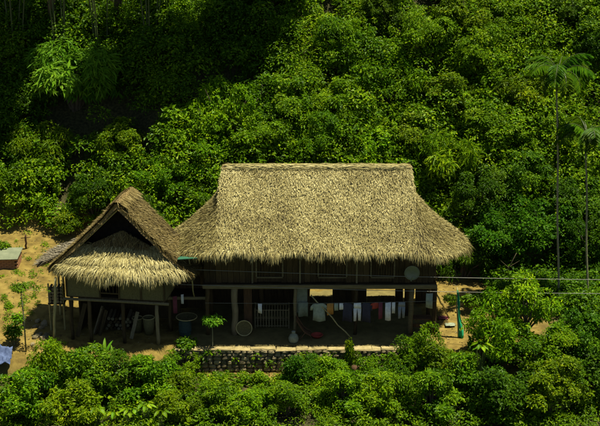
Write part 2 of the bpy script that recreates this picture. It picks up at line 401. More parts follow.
# ---------------------------------------------------------------- the long stilt house
RY = 1.95; EY = -1.0
HX = float(P(316.5, 165, RY)[0])
ZR = PZ(166, RY); ZE = PZ(252, EY)
house = empty('stilt_house', (HX, 0, 0), 0, 'long stilt house with big straw thatch roof, rounded eaves and dark plank walls', 'house')
A0 = float(P(411, 165, RY)[0])-HX; A1 = float(P(415, 195, RY-.9)[0])-HX
E_ = float(P(466, 240, RY)[0])-HX-A1
rf = Roof(A0, A1, A1-.06, RY-EY, ZR-ZE, E_, .36, ZR, RY, .50, -.02, 3, .06, 1.2, 1.9)
thatch = rf.shell(.2).build('thatch_roof', M['thatch'], house, True)
V, F, A = merge(rf.straw(80000, 20000, 13000, (1, 1), .15, .021, .55, .45, .25, .34))
tag(link('straw', np_mesh('straw', V, F, {'rnd': A}), thatch, M['straw']), kind='stuff')
# ridge cap: a straw roll bent over the ridge
mb = MB()
mb.grid(lambda u, v: (-A0+.02+(2*A0-.04)*u, RY+.16*math.cos(math.pi*v)*1.05, ZR-.10+.14*math.sin(math.pi*v)+.03*float(vn3(u*30, v*2, 0))), 80, 8)
cap = mb.build('ridge_cap', M['thatch'], house, True)
k = 3800; u = rng.uniform(-1, 1, k); v = rng.uniform(0, 1, k)*math.pi
pos = np.stack([u*(A0-.32), RY+.17*np.cos(v), ZR-.10+.155*np.sin(v)], -1); n_ = np.stack([0*u, np.cos(v), np.sin(v)], -1)
dn = np.stack([np.sign(rng.normal(0, 1, k))*1.0, rng.normal(0, .12, k), rng.normal(0, .05, k)], -1)
V, F, A = strands(pos, dn, n_, rng.uniform(.2, .45, k), rng.uniform(.02, .045, k), np.clip(rng.normal(.66, .15, k), 0, 1), .0, .015)
tag(link('straw', np_mesh('straw', V, F, {'rnd': A}), cap, M['straw']), kind='stuff')
for sx in (-1, 1):       # gable ends between ridge and hip
    v0 = .37; yb = 2.1*v0; zb = ZR-(ZR-ZE)*v0
    xx = sx*(A1-.28)
    MB().add([(xx, RY-yb, zb-.15), (xx, RY+yb, zb-.15), (xx, RY, ZR-.12), (xx-sx*.05, RY-yb, zb-.15), (xx-sx*.05, RY+yb, zb-.15), (xx-sx*.05, RY, ZR-.12)],
             [(0, 1, 2), (5, 4, 3), (0, 3, 4, 1), (1, 4, 5, 2), (2, 5, 3, 0)]).build('gable_panel', M['woven'], house)
FL = PZ(285, 0.0); LX = lambda px, y=0: PX(px, y)-HX
# posts: front, middle, back rows
front = [(208, .09, 'wood'), (235, .13, 'wood_pale'), (295, .07, 'beam'), (355, .07, 'wood'), (410, .10, 'beam'), (433, .09, 'wood')]
for px, r, mt in front: pole(house, (LX(px), 0, 0), (LX(px)+.02, 0, FL), r, M[mt])
for px in (208, 260, 308, 355, 410, 433):
    pole(house, (LX(px), 1.95, 0), (LX(px), 1.95, FL), .09, M['wood'])
    pole(house, (LX(px)-.1, 3.35, 0), (LX(px)-.1, 3.35, FL), .09, M['wood'])
x0, x1 = LX(204), LX(435)
MB().box(((x0+x1)/2, -.12, FL-.02), (x1-x0, .10, .17), (0, 0, 0), .015, .004).build('floor_beam', M['beam'], house)
MB().box(((x0+x1)/2, 3.48, FL-.02), (x1-x0, .10, .17), (0, 0, 0), .015).build('floor_beam', M['beam'], house)
for i in range(9):
    xx = x0+.2+(x1-x0-.4)*i/8; MB().tube([(xx, -.05, FL-.10), (xx, 3.42, FL-.10)], .055, 6).build('joist', M['wood'], house)
fl = MB().box(((x0+x1)/2, 1.68, FL+.005), (x1-x0-.04, 3.46, .03)).build('floor', M['wood'], house)
me = MB().box((0, 0, 0), ((x1-x0)/30-.012, 3.5, .03), (0, 0, 0), .005).mesh('plank'); me.materials.append(M['wood'])
for i in range(30):
    link('plank', me, fl).location = (x0+(x1-x0)*(i+.5)/30, 1.68, FL+.04+rng.uniform(-.003, .003))
WT = FL+1.85
gaps = [(LX(257), LX(283)), (LX(318), LX(346)), (LX(370), LX(393))]
plank_wall(house, x0+.05, x1-.1, .12, FL+.06, WT, M['wood'], .23, gaps=gaps)
plank_wall(house, x0+.05, x1-.1, 3.3, FL+.06, WT, M['wood'], .3)
plank_wall(house, .18, 3.25, x0+.1, FL+.06, WT, M['wood'], .3, 'y')
plank_wall(house, .18, 3.25, x1-.15, FL+.06, WT, M['wood'], .3, 'y')
for ga, gb in gaps:      # slatted windows
    wn = MB(); zc, hh_ = FL+.86, 1.15
    for zz in (zc-hh_/2, zc+hh_/2): wn.box(((ga+gb)/2, .085, zz), (gb-ga, .05, .06), (0, 0, 0), .01)
    for xx in (ga, gb): wn.box((xx, .085, zc), (.055, .052, hh_-.06), (0, 0, 0), .01)
    wn = wn.build('window', M['beam'], house)
    for i in range(1, 9): MB().box((ga+(gb-ga)*i/9, .083, zc), (.022, .022, hh_-.08)).build('bar', M['wood'], wn)
for px in (253, 300, 356): MB().box((LX(px), .06, FL+.9), (.07, .06, 1.7), (0, 0, 0), .01).build('wall_post', M['beam'], house)
# poles carrying the eaves: a plate and rafters
MB().tube([(-A1, -.55, ZE+.12), (0, -.55, ZE+.14), (A1, -.55, ZE+.12)], .05, 7).build('eave_plate', M['bamboo'], house, True)
for i in range(19):
    xx = -A1+.15+(2*A1-.3)*i/18
    MB().tube([(xx, RY-.1, ZR-.36), (xx+.02, EY+.12, ZE-.14)], .032, 6).build('rafter', M['bamboo'], house)
for sx in (-1, 1):
    for i in range(1, 10):
        q = rf.hip(np.array([i/10]), np.array([.95]), sx)[0]; q0 = rf.hip(np.array([i/10]), np.array([.42]), sx)[0]
        MB().tube([(q0[0]-sx*.25, q0[1], q0[2]-.27), (q[0], q[1], q[2]-.24)], .03, 6).build('rafter', M['bamboo'], house)
for px, yy in ((208, 0), (433, 0), (208, 3.3), (433, 3.3), (300, 0), (356, 0)):
    pole(house, (LX(px), yy+(.22 if yy == 0 else -.2), FL), (LX(px), yy+(.22 if yy == 0 else -.2), ZE+.35), .07, M['wood'])
# closed lower storey at the back left, the brown door plank, pale panel, brace pole
plank_wall(house, LX(203, 3.2), LX(309, 3.2), 3.2, .02, FL-.16, M['wood'], .26)
for pa, pb, zt in ((332, 366, FL-.16), (309, 332, .34), (366, 394, .36), (394, 402, FL-.16), (405.5, 411, FL-.16), (414, 434, FL-.16)):
    plank_wall(house, LX(pa, 3.2), LX(pb, 3.2), 3.2, .02, zt, M['wood'], .26)
MB().box((LX(248), .22, (FL-.2)/2), (.32, .04, FL-.22), (0, 0, 0), .01).build('door_plank', M['wood_red'], house)
MB().box((LX(302), .30, 1.45), (.42, .03, 1.25), (0, 0, 0), .01).build('panel', M['pale_plastic'], house)
a, b = P(311, 295, -.15), P(352, 338, -.45)
pole(house, (a[0]-HX, -.15, a[2]), (b[0]-HX, -.45, .0), .025, M['bamboo'], 'brace')
# connecting gallery to the hut
g0, g1 = LX(166, .6), LX(207, .6); GF = PZ(298, .3)
MB().box(((g0+g1)/2, .30, GF), (g1-g0, .08, .12), (0, 0, 0), .01).build('gallery_beam', M['beam'], house)
MB().box(((g0+g1)/2, 1.6, GF+.03), (g1-g0, 2.5, .05)).build('gallery_floor', M['wood'], house)
plank_wall(house, g0, g1, 1.2, GF+.07, GF+1.5, M['wood'], .25)
plank_wall(house, g0, g1, 2.7, .02, GF-.1, M['wood'], .3)
q = P(188, 257.5, -.75)
MB().box((q[0]-HX, -.75, q[2]), (.75, .5, .025), (R(-8), R(-4), 0)).build('gutter_sheet', M['green_metal'], house)
pole(house, (q[0]-HX, -.6, q[2]-.02), (q[0]-HX+.1, .3, GF+.05), .03, M['bamboo'], 'gutter_prop')

# ---------------------------------------------------------------- the small hut, gable towards us
HC = (-6.80, .42, 0); HR = -math.pi/2 - R(8)
hut = empty('thatched_hut', HC, HR, 'small stilt hut with open dark gable and shaggy pale thatch skirt, left of long house', 'hut')
hd = 2.86; hzr = 5.62; hh_ = 2.74
hr = Roof(1.02, 1.05, .55, hd, hh_, 1.22, .60, hzr, 0, -.20, -.10, 9, .07, .9)
hr.hs = .95
th2 = hr.shell(.2).build('thatch_roof', M['thatch'], hut, True)
V, F, A = merge(hr.straw(17000, 0, 4000, (0, 0), .18, .019, .42, .6, 1.0))
tag(link('straw', np_mesh('straw', V, F, {'rnd': A}), th2, M['straw_old']), kind='stuff')
parts = []
keep = hr.straw(1, 11000, 8000, (.6, 1), .26, .021, .5, .62, 1.0, .34)
V, F, A = merge(keep[4:])
tag(link('straw', np_mesh('straw', V, F, {'rnd': A}), th2, M['straw']), kind='stuff')
# long loose straw bundles laid over the skirt in two tiers
k = 6000; f = rng.uniform(.04, .96, k); tier = rng.choice([.66, .80, .93], k); v = tier+rng.normal(0, .018, k)
p, dv, n_ = hr.frame(lambda a, b: hr.hip(a, b, 1), f, np.clip(v, .61, 1))
V, F, A = strands(p, dv+rng.normal(0, .18, (k, 3)), n_, rng.uniform(.22, .48, k), rng.uniform(.014, .032, k), np.clip(rng.normal(.68, .2, k), 0, 1), .2, .09)
tag(link('straw', np_mesh('straw', V, F, {'rnd': A}), th2, M['straw']), kind='stuff')
mb = MB()
mb.grid(lambda u, v: (-1.02+2.04*u, .20*math.cos(math.pi*v), hzr-.12+.19*math.sin(math.pi*v)+.03*float(vn3(u*12, v*2, 0))), 20, 8)
cap = mb.build('ridge_cap', M['thatch'], hut, True)
k = 900; u = rng.uniform(-1, 1, k); v = rng.uniform(0, 1, k)*math.pi
pos = np.stack([u*1.02, .21*np.cos(v), hzr-.12+.205*np.sin(v)], -1); n_ = np.stack([0*u, np.cos(v), np.sin(v)], -1)
dn = np.stack([rng.normal(0, .15, k), np.cos(v), -.6+0*u], -1)
V, F, A = strands(pos, dn, n_, rng.uniform(.2, .4, k), rng.uniform(.02, .045, k), np.clip(rng.normal(.5, .2, k), 0, 1), .0, .015)
tag(link('straw', np_mesh('straw', V, F, {'rnd': A}), cap, M['straw_old']), kind='stuff')
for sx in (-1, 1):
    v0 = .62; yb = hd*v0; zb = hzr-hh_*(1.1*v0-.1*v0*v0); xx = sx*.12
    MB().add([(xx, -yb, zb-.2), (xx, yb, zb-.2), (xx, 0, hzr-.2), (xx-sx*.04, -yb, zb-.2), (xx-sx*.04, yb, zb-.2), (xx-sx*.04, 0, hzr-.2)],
             [(0, 1, 2), (5, 4, 3), (0, 3, 4, 1), (1, 4, 5, 2), (2, 5, 3, 0)]).build('gable_panel', M['gable_shade'], hut)  # dark sheet standing in for the shaded gable opening
k = 1500; yy_ = rng.uniform(-1.1, 1.1, k); zt_ = .50*(1-np.abs(yy_)/1.1)*rng.uniform(0, 1, k)**.8     # straw heaped in the foot of the gable
pos = np.stack([.66-.5*zt_+rng.normal(0, .03, k), yy_, hzr-hh_*.635+.02+zt_], -1)
V, F, A = strands(pos, np.array([[.45, 0, -.9]])+rng.normal(0, .3, (k, 3)), np.tile(np.array([[.9, 0, .4]]), (k, 1)), rng.uniform(.2, .4, k), rng.uniform(.016, .03, k), np.clip(rng.normal(.45, .22, k), 0, 1), .15, .02)
tag(link('straw', np_mesh('straw', V, F, {'rnd': A}), th2, M['straw_old']), kind='stuff')
HF = 1.74; yl, yr_ = -2.15, 1.8; xf, xb = 1.18, -1.5
for xx, yy, mt in ((xf, -1.25, 'wood'), (xf, 1.45, 'wood_pale'), (xf, -2.0, 'wood'), (xf, .1, 'wood'), (-.2, -2.0, 'wood'), (-.2, 1.6, 'wood'), (xb+.1, -2.0, 'wood'), (xb+.1, -.3, 'wood'), (xb+.1, 1.6, 'wood')):
    pole(hut, (xx, yy, -.02), (xx, yy, HF-.04), .075, M[mt])
pole(hut, (1.35, -2.72, .0), (1.25, -2.52, 2.6), .055, M['bamboo'])
pole(hut, (-.6, -2.62, .0), (-.6, -2.5, 2.6), .055, M['bamboo'])
for xx in (xf+.06, xb): MB().tube([(xx, yl-.1, HF), (xx, (yl+yr_)/2, HF+.015), (xx, yr_+.15, HF)], .06, 8).build('floor_beam', M['beam'], hut, True)
fl = MB().box(((xf+xb)/2, (yl+yr_)/2, HF+.085), (xf-xb, yr_-yl, .05)).build('floor', M['wood'], hut)
for i in range(7): MB().tube([(xb, yl+.15+(yr_-yl-.3)*i/6, HF+.0), (xf-.01, yl+.15+(yr_-yl-.3)*i/6, HF+.0)], .045, 6).build('joist', M['bamboo'], hut)
def wpanel(y0, y1, name='wall_panel', mat='woven', xx=None, z1=3.0):
    MB().box((xf if xx is None else xx, (y0+y1)/2, (HF+.11+z1)/2), (.03, y1-y0, z1-HF-.11), (0, 0, 0), .005).build(name, M[mat], hut)
wpanel(yl+.05, -.80); wpanel(.0, yr_-.02); wpanel(yl+.05, yr_-.02, 'wall_panel', 'woven', xb+.05)
for yy in (yl+.05, yr_): MB().box(((xf+xb)/2, yy, (HF+3.0)/2+.06), (xf-xb-.1, .03, 3.0-HF-.11)).build('wall_panel', M['woven'], hut)
for yy in (yl+.03, -.78, -.02, yr_-.03, .85): MB().box((xf+.03, yy, HF+.68), (.05, .06, 1.15), (0, 0, 0), .01).build('wall_post', M['wood'], hut)
plank_wall(hut, yl+.1, yr_-.05, xb+.12, .0, HF-.15, M['wood'], .28, 'y')
plank_wall(hut, xb+.2, .3, yl+.18, .0, HF-.15, M['wood'], .28)
wn = MB().box((xf, -.40, HF+.3), (.05, .70, .06), (0, 0, 0), .01).box((xf, -.40, HF+1.22), (.05, .70, .06), (0, 0, 0), .01).build('window', M['wood'], hut)
for i in range(5): MB().box((xf, -.68+.14*i, HF+.76), (.02, .02, .85)).build('bar', M['wood'], wn)
for i in range(12):
    for sd in (-1, 1):
        if i < 5: MB().tube([(-.85+.42*i, sd*.05, hzr-.3), (-.85+.42*i, sd*hd*.96, hzr-hh_-.16)], .03, 6).build('rafter', M['bamboo'], hut)
for i in range(1, 10):
    q = hr.hip(np.array([i/10]), np.array([.96]), 1)[0]; q0 = hr.hip(np.array([i/10]), np.array([.6]), 1)[0]
    MB().tube([(q0[0]-.2, q0[1], q0[2]-.26), (q[0], q[1], q[2]-.23)], .028, 6).build('rafter', M['bamboo'], hut)
# lean-to of grey thatch at the back left
lt = []
def leanf(u, v): # u along depth, v downhill (to the left)
    return np.stack([.35-1.9*u, -1.75-1.85*v, 3.52-.82*v+.05*(fbm(u*5, v*5)-.5)], -1)
mb = MB(); U, Vv = np.meshgrid(np.linspace(0, 1, 13), np.linspace(0, 1, 11)); T = leanf(U.ravel(), Vv.ravel()); B = T-np.array([0, 0, .09]); n0 = len(T); q = []
for j in range(10):
    for i in range(12):
        a = j*13+i; q += [(a, a+1, a+14, a+13), (n0+a+13, n0+a+14, n0+a+1, n0+a)]
for i in range(12): q += [(130+i, 131+i, n0+131+i, n0+130+i)]
for j in range(10):
    for c in (0, 12): a = j*13+c; q.append((a, a+13, n0+a+13, n0+a))
lean = mb.add(np.concatenate([T, B]), q).build('lean_to_roof', M['thatch'], hut, True)
k = 1900; u = rng.uniform(0, 1, k); v = rng.uniform(0, 1, k); p = leanf(u, v)
V, F, A = strands(p, np.array([[0, -.9, -.4]])+rng.normal(0, .25, (k, 3)), np.tile(np.array([[0, -.4, .9]]), (k, 1)), rng.uniform(.2, .45, k), rng.uniform(.03, .06, k), np.clip(rng.normal(.5, .22, k), 0, 1), .1, .03)
tag(link('straw', np_mesh('straw', V, F, {'rnd': A}), lean, M['straw_grey']), kind='stuff')
for xx in (-.9, -1.45): pole(hut, (xx, -3.2, -.1), (xx, -3.2, 2.75), .05, M['bamboo'], 'post')

# ---------------------------------------------------------------- things around the houses
def thing(name, loc, label, cat, group=None, rz=0): return empty(name, tuple(float(a) for a in loc), rz, label, cat, group)
# satellite dish on the front wall
q = P(412, 273, -.28)
t = thing('satellite_dish', (q[0], -.28, q[2]), 'round grey green satellite dish on the front of the long house', 'satellite dish')
mb = MB(); n = 24
for r0 in (0,):
    vs, fs = [(0, .07, 0)], []
    for i in range(1, 6):
        r = .29*i/5
        for k in range(n): a = 2*math.pi*k/n; vs.append((r*math.cos(a), .07-.07*(i/5)**2, r*math.sin(a)))
    for k in range(n): fs.append((0, 1+k, 1+(k+1) % n))
    for i in range(4):
        for k in range(n): fs.append((1+i*n+k, 1+(i+1)*n+k, 1+(i+1)*n+(k+1) % n, 1+i*n+(k+1) % n))
d_ = mb.add(vs, fs).build('reflector', M['metal_grey'], t, True); md = d_.modifiers.new('thick', 'SOLIDIFY'); md.thickness = .012
MB().tube([(.29*math.cos(2*math.pi*k/n), 0, .29*math.sin(2*math.pi*k/n)) for k in range(n+1)], .012, 6, False).build('rim', M['metal_grey'], t, True)
MB().tube([(0, .02, -.28), (.0, -.30, -.1)], .012, 6).build('feed_arm', M['metal_grey'], t)
MB().lathe([(0, -.05), (.035, -.05), (.035, .04), (.02, .06), (0, .06)], (0, -.31, -.08), 10).build('feed_horn', M['pale_plastic'], t, True)
MB().tube([(0, .07, 0), (0, .24, -.02), (0, .27, -.45)], .022, 7).build('mount', M['metal_grey'], t)

# cables from the hut to a pole further right
pr = np.array([17.0, -1.6, 0]); pr[2] = float(H(17.0, -1.6))
t = thing('utility_pole', pr, 'plain wooden utility pole holding the two cables at the right', 'pole')
MB().tube([(0, 0, -.5), (0, 0, 4.6)], [.11, .08], 10).build('shaft', M['wood_pale'], t, True)
for hz in (2.9, 3.6): MB().tube([(0, -.12, hz-pr[2]-.4), (0, .12, hz-pr[2]-.4)], .03, 6).build('insulator', M['pale_plastic'], t)
for (a, b, r, lab) in (((189, 269.5, -.5), (600, 277.5, -1.2), .010, 'upper thin cable passing across the satellite dish and under the thatch eave'),
                       ((166, 284, -.55), (600, 291.5, -1.2), .009, 'lower thin cable crossing in front of the floor beam of the long house')):
    A_, B_ = P(*a), P(*b); D_ = B_+(B_-A_)*((17.0-B_[0])/(B_[0]-A_[0]))
    pts = [A_+(D_-A_)*i/24 - np.array([0, 0, .12*math.sin(math.pi*i/24)]) for i in range(25)]
    tag(MB().tube(pts, r, 6).build('cable', M['cable'], None, True), lab, 'cable')

# clothes line and clothes
a, b = P(206, 303, -.22), P(436, 301, -.22); LZ = float(a[2])
def line_z(px): return float(a[2]+(b[2]-a[2])*(px-206)/230) - .05*math.sin(math.pi*(px-206)/230)
tag(MB().tube([(PX(206+230*i/20, -.22), -.22, line_z(206+230*i/20)) for i in range(21)], .006, 5).build('clothes_line', M['cable']), 'thin line strung between the house posts with washing on it', 'clothes line')
def cloth_obj(name, outline_rows, base, mat, label, cat, group='washing hung under the long house', amp=.06, freq=12, name2=None, solid=.012):
    # outline_rows: list of panels; a panel is rows of (z, x0, x1)
    mb = MB(); ph = rng.uniform(0, 6)
    for rows in outline_rows:
        nu = 8; vs, fs = [], []
        for (z0r, xa, xb) in rows:
            for i in range(nu+1):
                x_ = xa+(xb-xa)*i/nu; z = z0r+(.02*math.sin(5*x_+ph*2) if z0r < -.1 else -.015*abs(math.sin(9*x_+ph)))
                vs.append((x_, amp*math.sin(freq*x_+ph+z*1.5)*min(1, .25-z*1.2)+.008*math.sin(23*x_+z*9), z))
        for j in range(len(rows)-1):
            for i in range(nu): fs.append((j*(nu+1)+i, j*(nu+1)+i+1, (j+1)*(nu+1)+i+1, (j+1)*(nu+1)+i))
        mb.add(vs, fs)
    o = mb.build(name, M[mat], None, True); md = o.modifiers.new('thick', 'SOLIDIFY'); md.thickness = solid
    o.location = base; return tag(o, label, cat, group)
def shirt_rows(w_, h_): return [[(0, -w_*.28, w_*.28), (-.05*h_, -w_*.5, w_*.5), (-.3*h_, -w_*.46, w_*.46), (-.6*h_, -w_*.46, w_*.47), (-h_, -w_*.50, w_*.51)],
    [(-.05*h_, -w_*.5, -w_*.40), (-.2*h_, -w_*.66, -w_*.45), (-.42*h_, -w_*.72, -w_*.53)], [(-.05*h_, w_*.40, w_*.5), (-.2*h_, w_*.45, w_*.66), (-.42*h_, w_*.53, w_*.72)]]
def trouser_rows(w_, h_): return [[(0, -w_*.5, w_*.5), (-.3*h_, -w_*.55, w_*.55)], [(-.3*h_, -w_*.55, -w_*.01), (-.65*h_, -w_*.52, -w_*.10), (-h_, -w_*.5, -w_*.16)],
    [(-.3*h_, w_*.01, w_*.55), (-.65*h_, w_*.10, w_*.52), (-h_, w_*.16, w_*.5)]]
def towel_rows(w_, h_): return [[(0, -w_*.5, w_*.5), (-.5*h_, -w_*.5, w_*.49), (-h_, -w_*.47, w_*.5)]]
for px, w_, h_, kind, mat, name, label in (
    (319, .50, .74, 'shirt', 'grey_cloth', 'shirt', 'pale grey green shirt on the line, leftmost of the washing'),
    (330, .26, .50, 'towel', 'orange_cloth', 'towel', 'orange towel hanging next to the grey green shirt'),
    (336, .16, .34, 'towel', 'grey_cloth', 'cloth', 'narrow pale strip of cloth right of the orange towel'),
    (341, .16, .30, 'towel', 'white_cloth', 'cloth', 'small whitish rag between the pale strip and the dark clothes'),
    (347, .38, .80, 'shirt', 'dark_cloth', 'shirt', 'dark shirt hanging left of the white trousers'),
    (357, .28, .76, 'trousers', 'white_cloth', 'trousers', 'white trousers hanging in front of the thin middle post'),
    (366, .34, .84, 'shirt', 'dark_cloth', 'jacket', 'black jacket hanging right of the white trousers'),
    (375, .28, .26, 'shirt', 'red_cloth', 'blouse', 'small bright red blouse among the dark clothes'),
    (380, .16, .70, 'towel', 'maroon_cloth', 'scarf', 'dark maroon scarf hanging right of the red blouse'),
    (387.5, .22, .74, 'towel', 'white_cloth', 'towel', 'long white towel, brightest cloth right of the red blouse'),
    (393, .13, .48, 'towel', 'white_cloth', 'cloth', 'short narrow white cloth beside the long white towel'),
    (401, .26, .70, 'trousers', 'denim', 'trousers', 'blue grey trousers hanging next to the thick right post')):
    rows = dict(shirt=shirt_rows, trousers=trouser_rows, towel=towel_rows)[kind](w_, h_)
    cloth_obj(name, rows, (PX(px, -.22), -.22, line_z(px)-.002), mat, label, dict(shirt='clothing', trousers='clothing', towel='cloth')[kind])
q = P(429.5, 293, -.16); cloth_obj('sack_cloth', towel_rows(.26, .62), (q[0], -.16, q[2]), 'grey_cloth', 'pale sack cloth hung between the two rightmost posts', 'cloth')
q = P(174, 299, -.1); cloth_obj('cloth', towel_rows(.16, .70), (q[0], .22, q[2]), 'maroon_cloth', 'dull red cloth hanging below the gallery between hut and house', 'cloth')
q = P(181.5, 297, -.1); cloth_obj('cloth', towel_rows(.10, .38), (q[0], .22, q[2]), 'white_cloth', 'little white rag under the gallery beside the red cloth', 'cloth')
q = P(260, 303.5, -.22); cloth_obj('towel', towel_rows(.15, .42), (q[0], -.22, line_z(260)), 'white_cloth', 'small off-white towel on the line above the slatted crib', 'cloth')

# under the long house
q = G(244, 338)
t = thing('winnowing_tray', (PX(244, -.2), -.22, 0), 'round woven winnowing tray leaning on the pale post', 'tray')
mb = MB(); mb.add([(0, .10, .33)]+[(.30*math.cos(2*math.pi*k/24), .10-.0+.10*math.sin(2*math.pi*k/24)*.3, .33+.30*math.sin(2*math.pi*k/24)) for k in range(24)], [(0, 1+k, 1+(k+1) % 24) for k in range(24)])
o = mb.build('woven_disc', M['woven'], t); o.modifiers.new('thick', 'SOLIDIFY').thickness = .01
MB().tube([(.31*math.cos(2*math.pi*k/24), .09+.03*math.sin(2*math.pi*k/24), .33+.31*math.sin(2*math.pi*k/24)) for k in range(25)], .022, 6, False).build('rim', M['bamboo'], t, True)
t = thing('bamboo_crib', (PX(272, .6), .6, 0), 'low slatted bamboo crib standing in the shade beside the winnowing tray', 'crib')
cw = .68
for zz in (.12, .45, .80):
    for yy in (0, .6): MB().tube([(-cw, yy, zz), (cw, yy, zz)], .022, 6).build('rail', M['beam'], t)
for xx in (-cw, cw):
    for yy in (0, .6): MB().tube([(xx, yy, 0), (xx, yy, .9)], .03, 6).build('leg', M['beam'], t)
for i in range(1, 12):
    for yy in (-.02, .62): MB().box((-cw+2*cw*i/12, yy, .46), (.035, .012, .76)).build('slat', M['beam'], t)
MB().box((0, .3, .5), (2*cw-.05, .6, .02)).build('bed', M['woven'], t)
# reclining chair with a red brown sling
t = thing('reclining_chair', (PX(303, -.35), -.35, 0), 'reddish brown sling chair leaning back beside the pale panel', 'chair')
for sy in (-.24, .24):
    MB().tube([(-.26, sy, .86), (.02, sy, .40), (.30, sy, .20), (.34, sy, 0)], .022, 6).build('side_rail', M['wood_red'], t)
    MB().tube([(-.16, sy, 0), (.10, sy, .36)], .02, 6).build('leg', M['wood_red'], t)
MB().grid(lambda u, v: (-.26+.56*u, -.22+.44*v, .86-.66*u-.16*math.sin(math.pi*u)), 10, 4).build('sling', M['wood_red'], t, True).modifiers.new('thick', 'SOLIDIFY').thickness = .012
q = P(303, 303, .12)
cloth_obj('floral_cloth', towel_rows(.40, .62), (q[0], .2, q[2]), 'floral', 'patterned pale cloth draped on the panel above the sling chair', 'cloth', None)
t = thing('water_jar', (PX(293.5, -.75), -.75, 0), 'rounded pale green water jar on the terrace left of the sling chair', 'jar')
MB().lathe([(0, 0), (.14, 0), (.19, .08), (.20, .2), (.15, .32), (.07, .38), (.06, .44)], (0, 0, 0), 18).build('body', M['pale_plastic'], t, True)
MB().lathe([(.075, .42), (.08, .44), (.075, .48), (0, .49)], (0, 0, 0), 14).build('lid', M['pale_plastic'], t, True)
t = thing('basin', (PX(317, -.3), -.3, 0), 'small shallow red plastic basin on the floor under the washing', 'basin')
o = MB().lathe([(0, .02), (.15, .02), (.22, .13), (.235, .13)], (0, 0, 0), 18).build('bowl', M['red_cloth'], t, True); o.modifiers.new('thick', 'SOLIDIFY').thickness = .008
MB().tube([(.235*math.cos(2*math.pi*k/18), .235*math.sin(2*math.pi*k/18), .13) for k in range(19)], .01, 5, False).build('rim', M['red_cloth'], t, True)
t = thing('wooden_bench', (PX(421, .1), .3, 0), 'rough wooden bench with boards between the two rightmost posts', 'bench')
for i in range(3): MB().box((0, -.16+.16*i, .62), (.85, .14, .035), (0, 0, 0), .008).build('seat_board', M['wood_red'], t)
for sx in (-.36, .36):
    for yy in (-.16, .16): MB().box((sx, yy, .30), (.06, .06, .6), (0, 0, 0), .01).build('leg', M['wood'], t)
MB().box((0, -.17, .34), (.72, .025, .14)).build('apron', M['wood_red'], t)
# barrel, basket tray, pots below the gallery
t = thing('barrel', (PX(185, -.1), -.05, 0), 'dark teal plastic barrel under the gallery between hut and house', 'barrel')
MB().lathe([(0, 0), (.21, 0), (.23, .05), (.245, .25), (.255, .35), (.245, .45), (.23, .66), (.21, .7), (0, .7)], (0, 0, 0), 20).build('body', M['teal_plastic'], t, True)
for zz in (.22, .48): MB().lathe([(.245, zz-.02), (.268, zz), (.245, zz+.02)], (0, 0, 0), 20).build('hoop', M['teal_plastic'], t, True)
t = thing('basket_tray', (PX(187, -.05), -.05, .705), 'wide shallow basket tray lying on the teal barrel', 'tray')
o = MB().lathe([(0, .01), (.3, .01), (.40, .08), (.41, .08)], (0, 0, 0), 22).build('woven_bowl', M['woven'], t, True); o.modifiers.new('thick', 'SOLIDIFY').thickness = .01
MB().tube([(.41*math.cos(2*math.pi*k/22), .41*math.sin(2*math.pi*k/22), .08) for k in range(23)], .018, 6, False).build('rim', M['bamboo'], t, True)
# under the hut: firewood and baskets
def firewood(px, y, n, w_, label, lean):
    t = thing('firewood_stack', (PX(px, y), y, 0), label, 'firewood', 'firewood stored under the hut')
    for i in range(n):
        x_ = rng.uniform(-w_, w_); y_ = rng.uniform(-.2, .2); l = rng.uniform(.8, 1.1)
        MB().tube([(x_, y_, 0), (x_+lean*l*rng.uniform(.6, 1.3), y_+.15, l)], [rng.uniform(.04, .065)]*2, 7).build('log', M['wood_pale'] if rng.random() < .6 else M['wood'], t)
firewood(97, .1, 8, .16, 'upright split logs leaning together under the middle of the hut', .28)
def logpile(px, y, label):
    t = thing('log_pile', (PX(px, y), y, 0), label, 'firewood', 'firewood stored under the hut')
    for r_ in range(4):
        for i in range(7-r_ % 2):
            MB().tube([(-.52+.155*i+.077*(r_ % 2)+rng.uniform(-.01, .01), -.45+rng.uniform(-.05, .05), .075+.135*r_), (-.52+.155*i+.077*(r_ % 2), .45, .075+.135*r_)], rng.uniform(.06, .075), 7).build('log', M['wood_pale'] if rng.random() < .5 else M['wood'], t)
logpile(122, .9, 'low pile of round logs in the dark below the hut floor')
for px, y, s_, lab in ((138, .25, 1.0, 'tall woven basket under the hut, left of the pair by the pale post'), (149, .1, 1.12, 'larger woven basket under the hut, nearest the pale post')):
    t = thing('woven_basket', (PX(px, y), y, 0), lab, 'basket', 'baskets under the hut')
    o = MB().lathe([(0, .01), (.15*s_, .01), (.19*s_, .3*s_), (.21*s_, .62*s_)], (0, 0, 0), 16).build('body', M['woven'], t, True); o.modifiers.new('thick', 'SOLIDIFY').thickness = .012
    MB().tube([(.21*s_*math.cos(2*math.pi*k/16), .21*s_*math.sin(2*math.pi*k/16), .62*s_) for k in range(17)], .018, 6, False).build('rim', M['bamboo'], t, True)
# stacked pale logs beside the hut's left wall
t = thing('firewood_rack', (PX(59, .6), .5, .0), 'pale cut logs stacked high against the left end of the hut', 'firewood')
for xx in (-.28, .28): MB().tube([(xx, -.05, -.02), (xx, -.05, 2.0)], .035, 6).build('upright', M['bamboo'], t)
for zz in (1.15,): MB().box((0, .15, zz), (.66, .5, .05)).build('shelf', M['wood'], t)
for r_ in range(5):
    for i in range(4): MB().tube([(-.23+.15*i+rng.uniform(-.02, .02), -.12+rng.uniform(-.04, .02), 1.25+.13*r_), (-.23+.15*i, .4, 1.25+.13*r_)], rng.uniform(.05, .07), 7).build('log', M['wood_pale'], t)

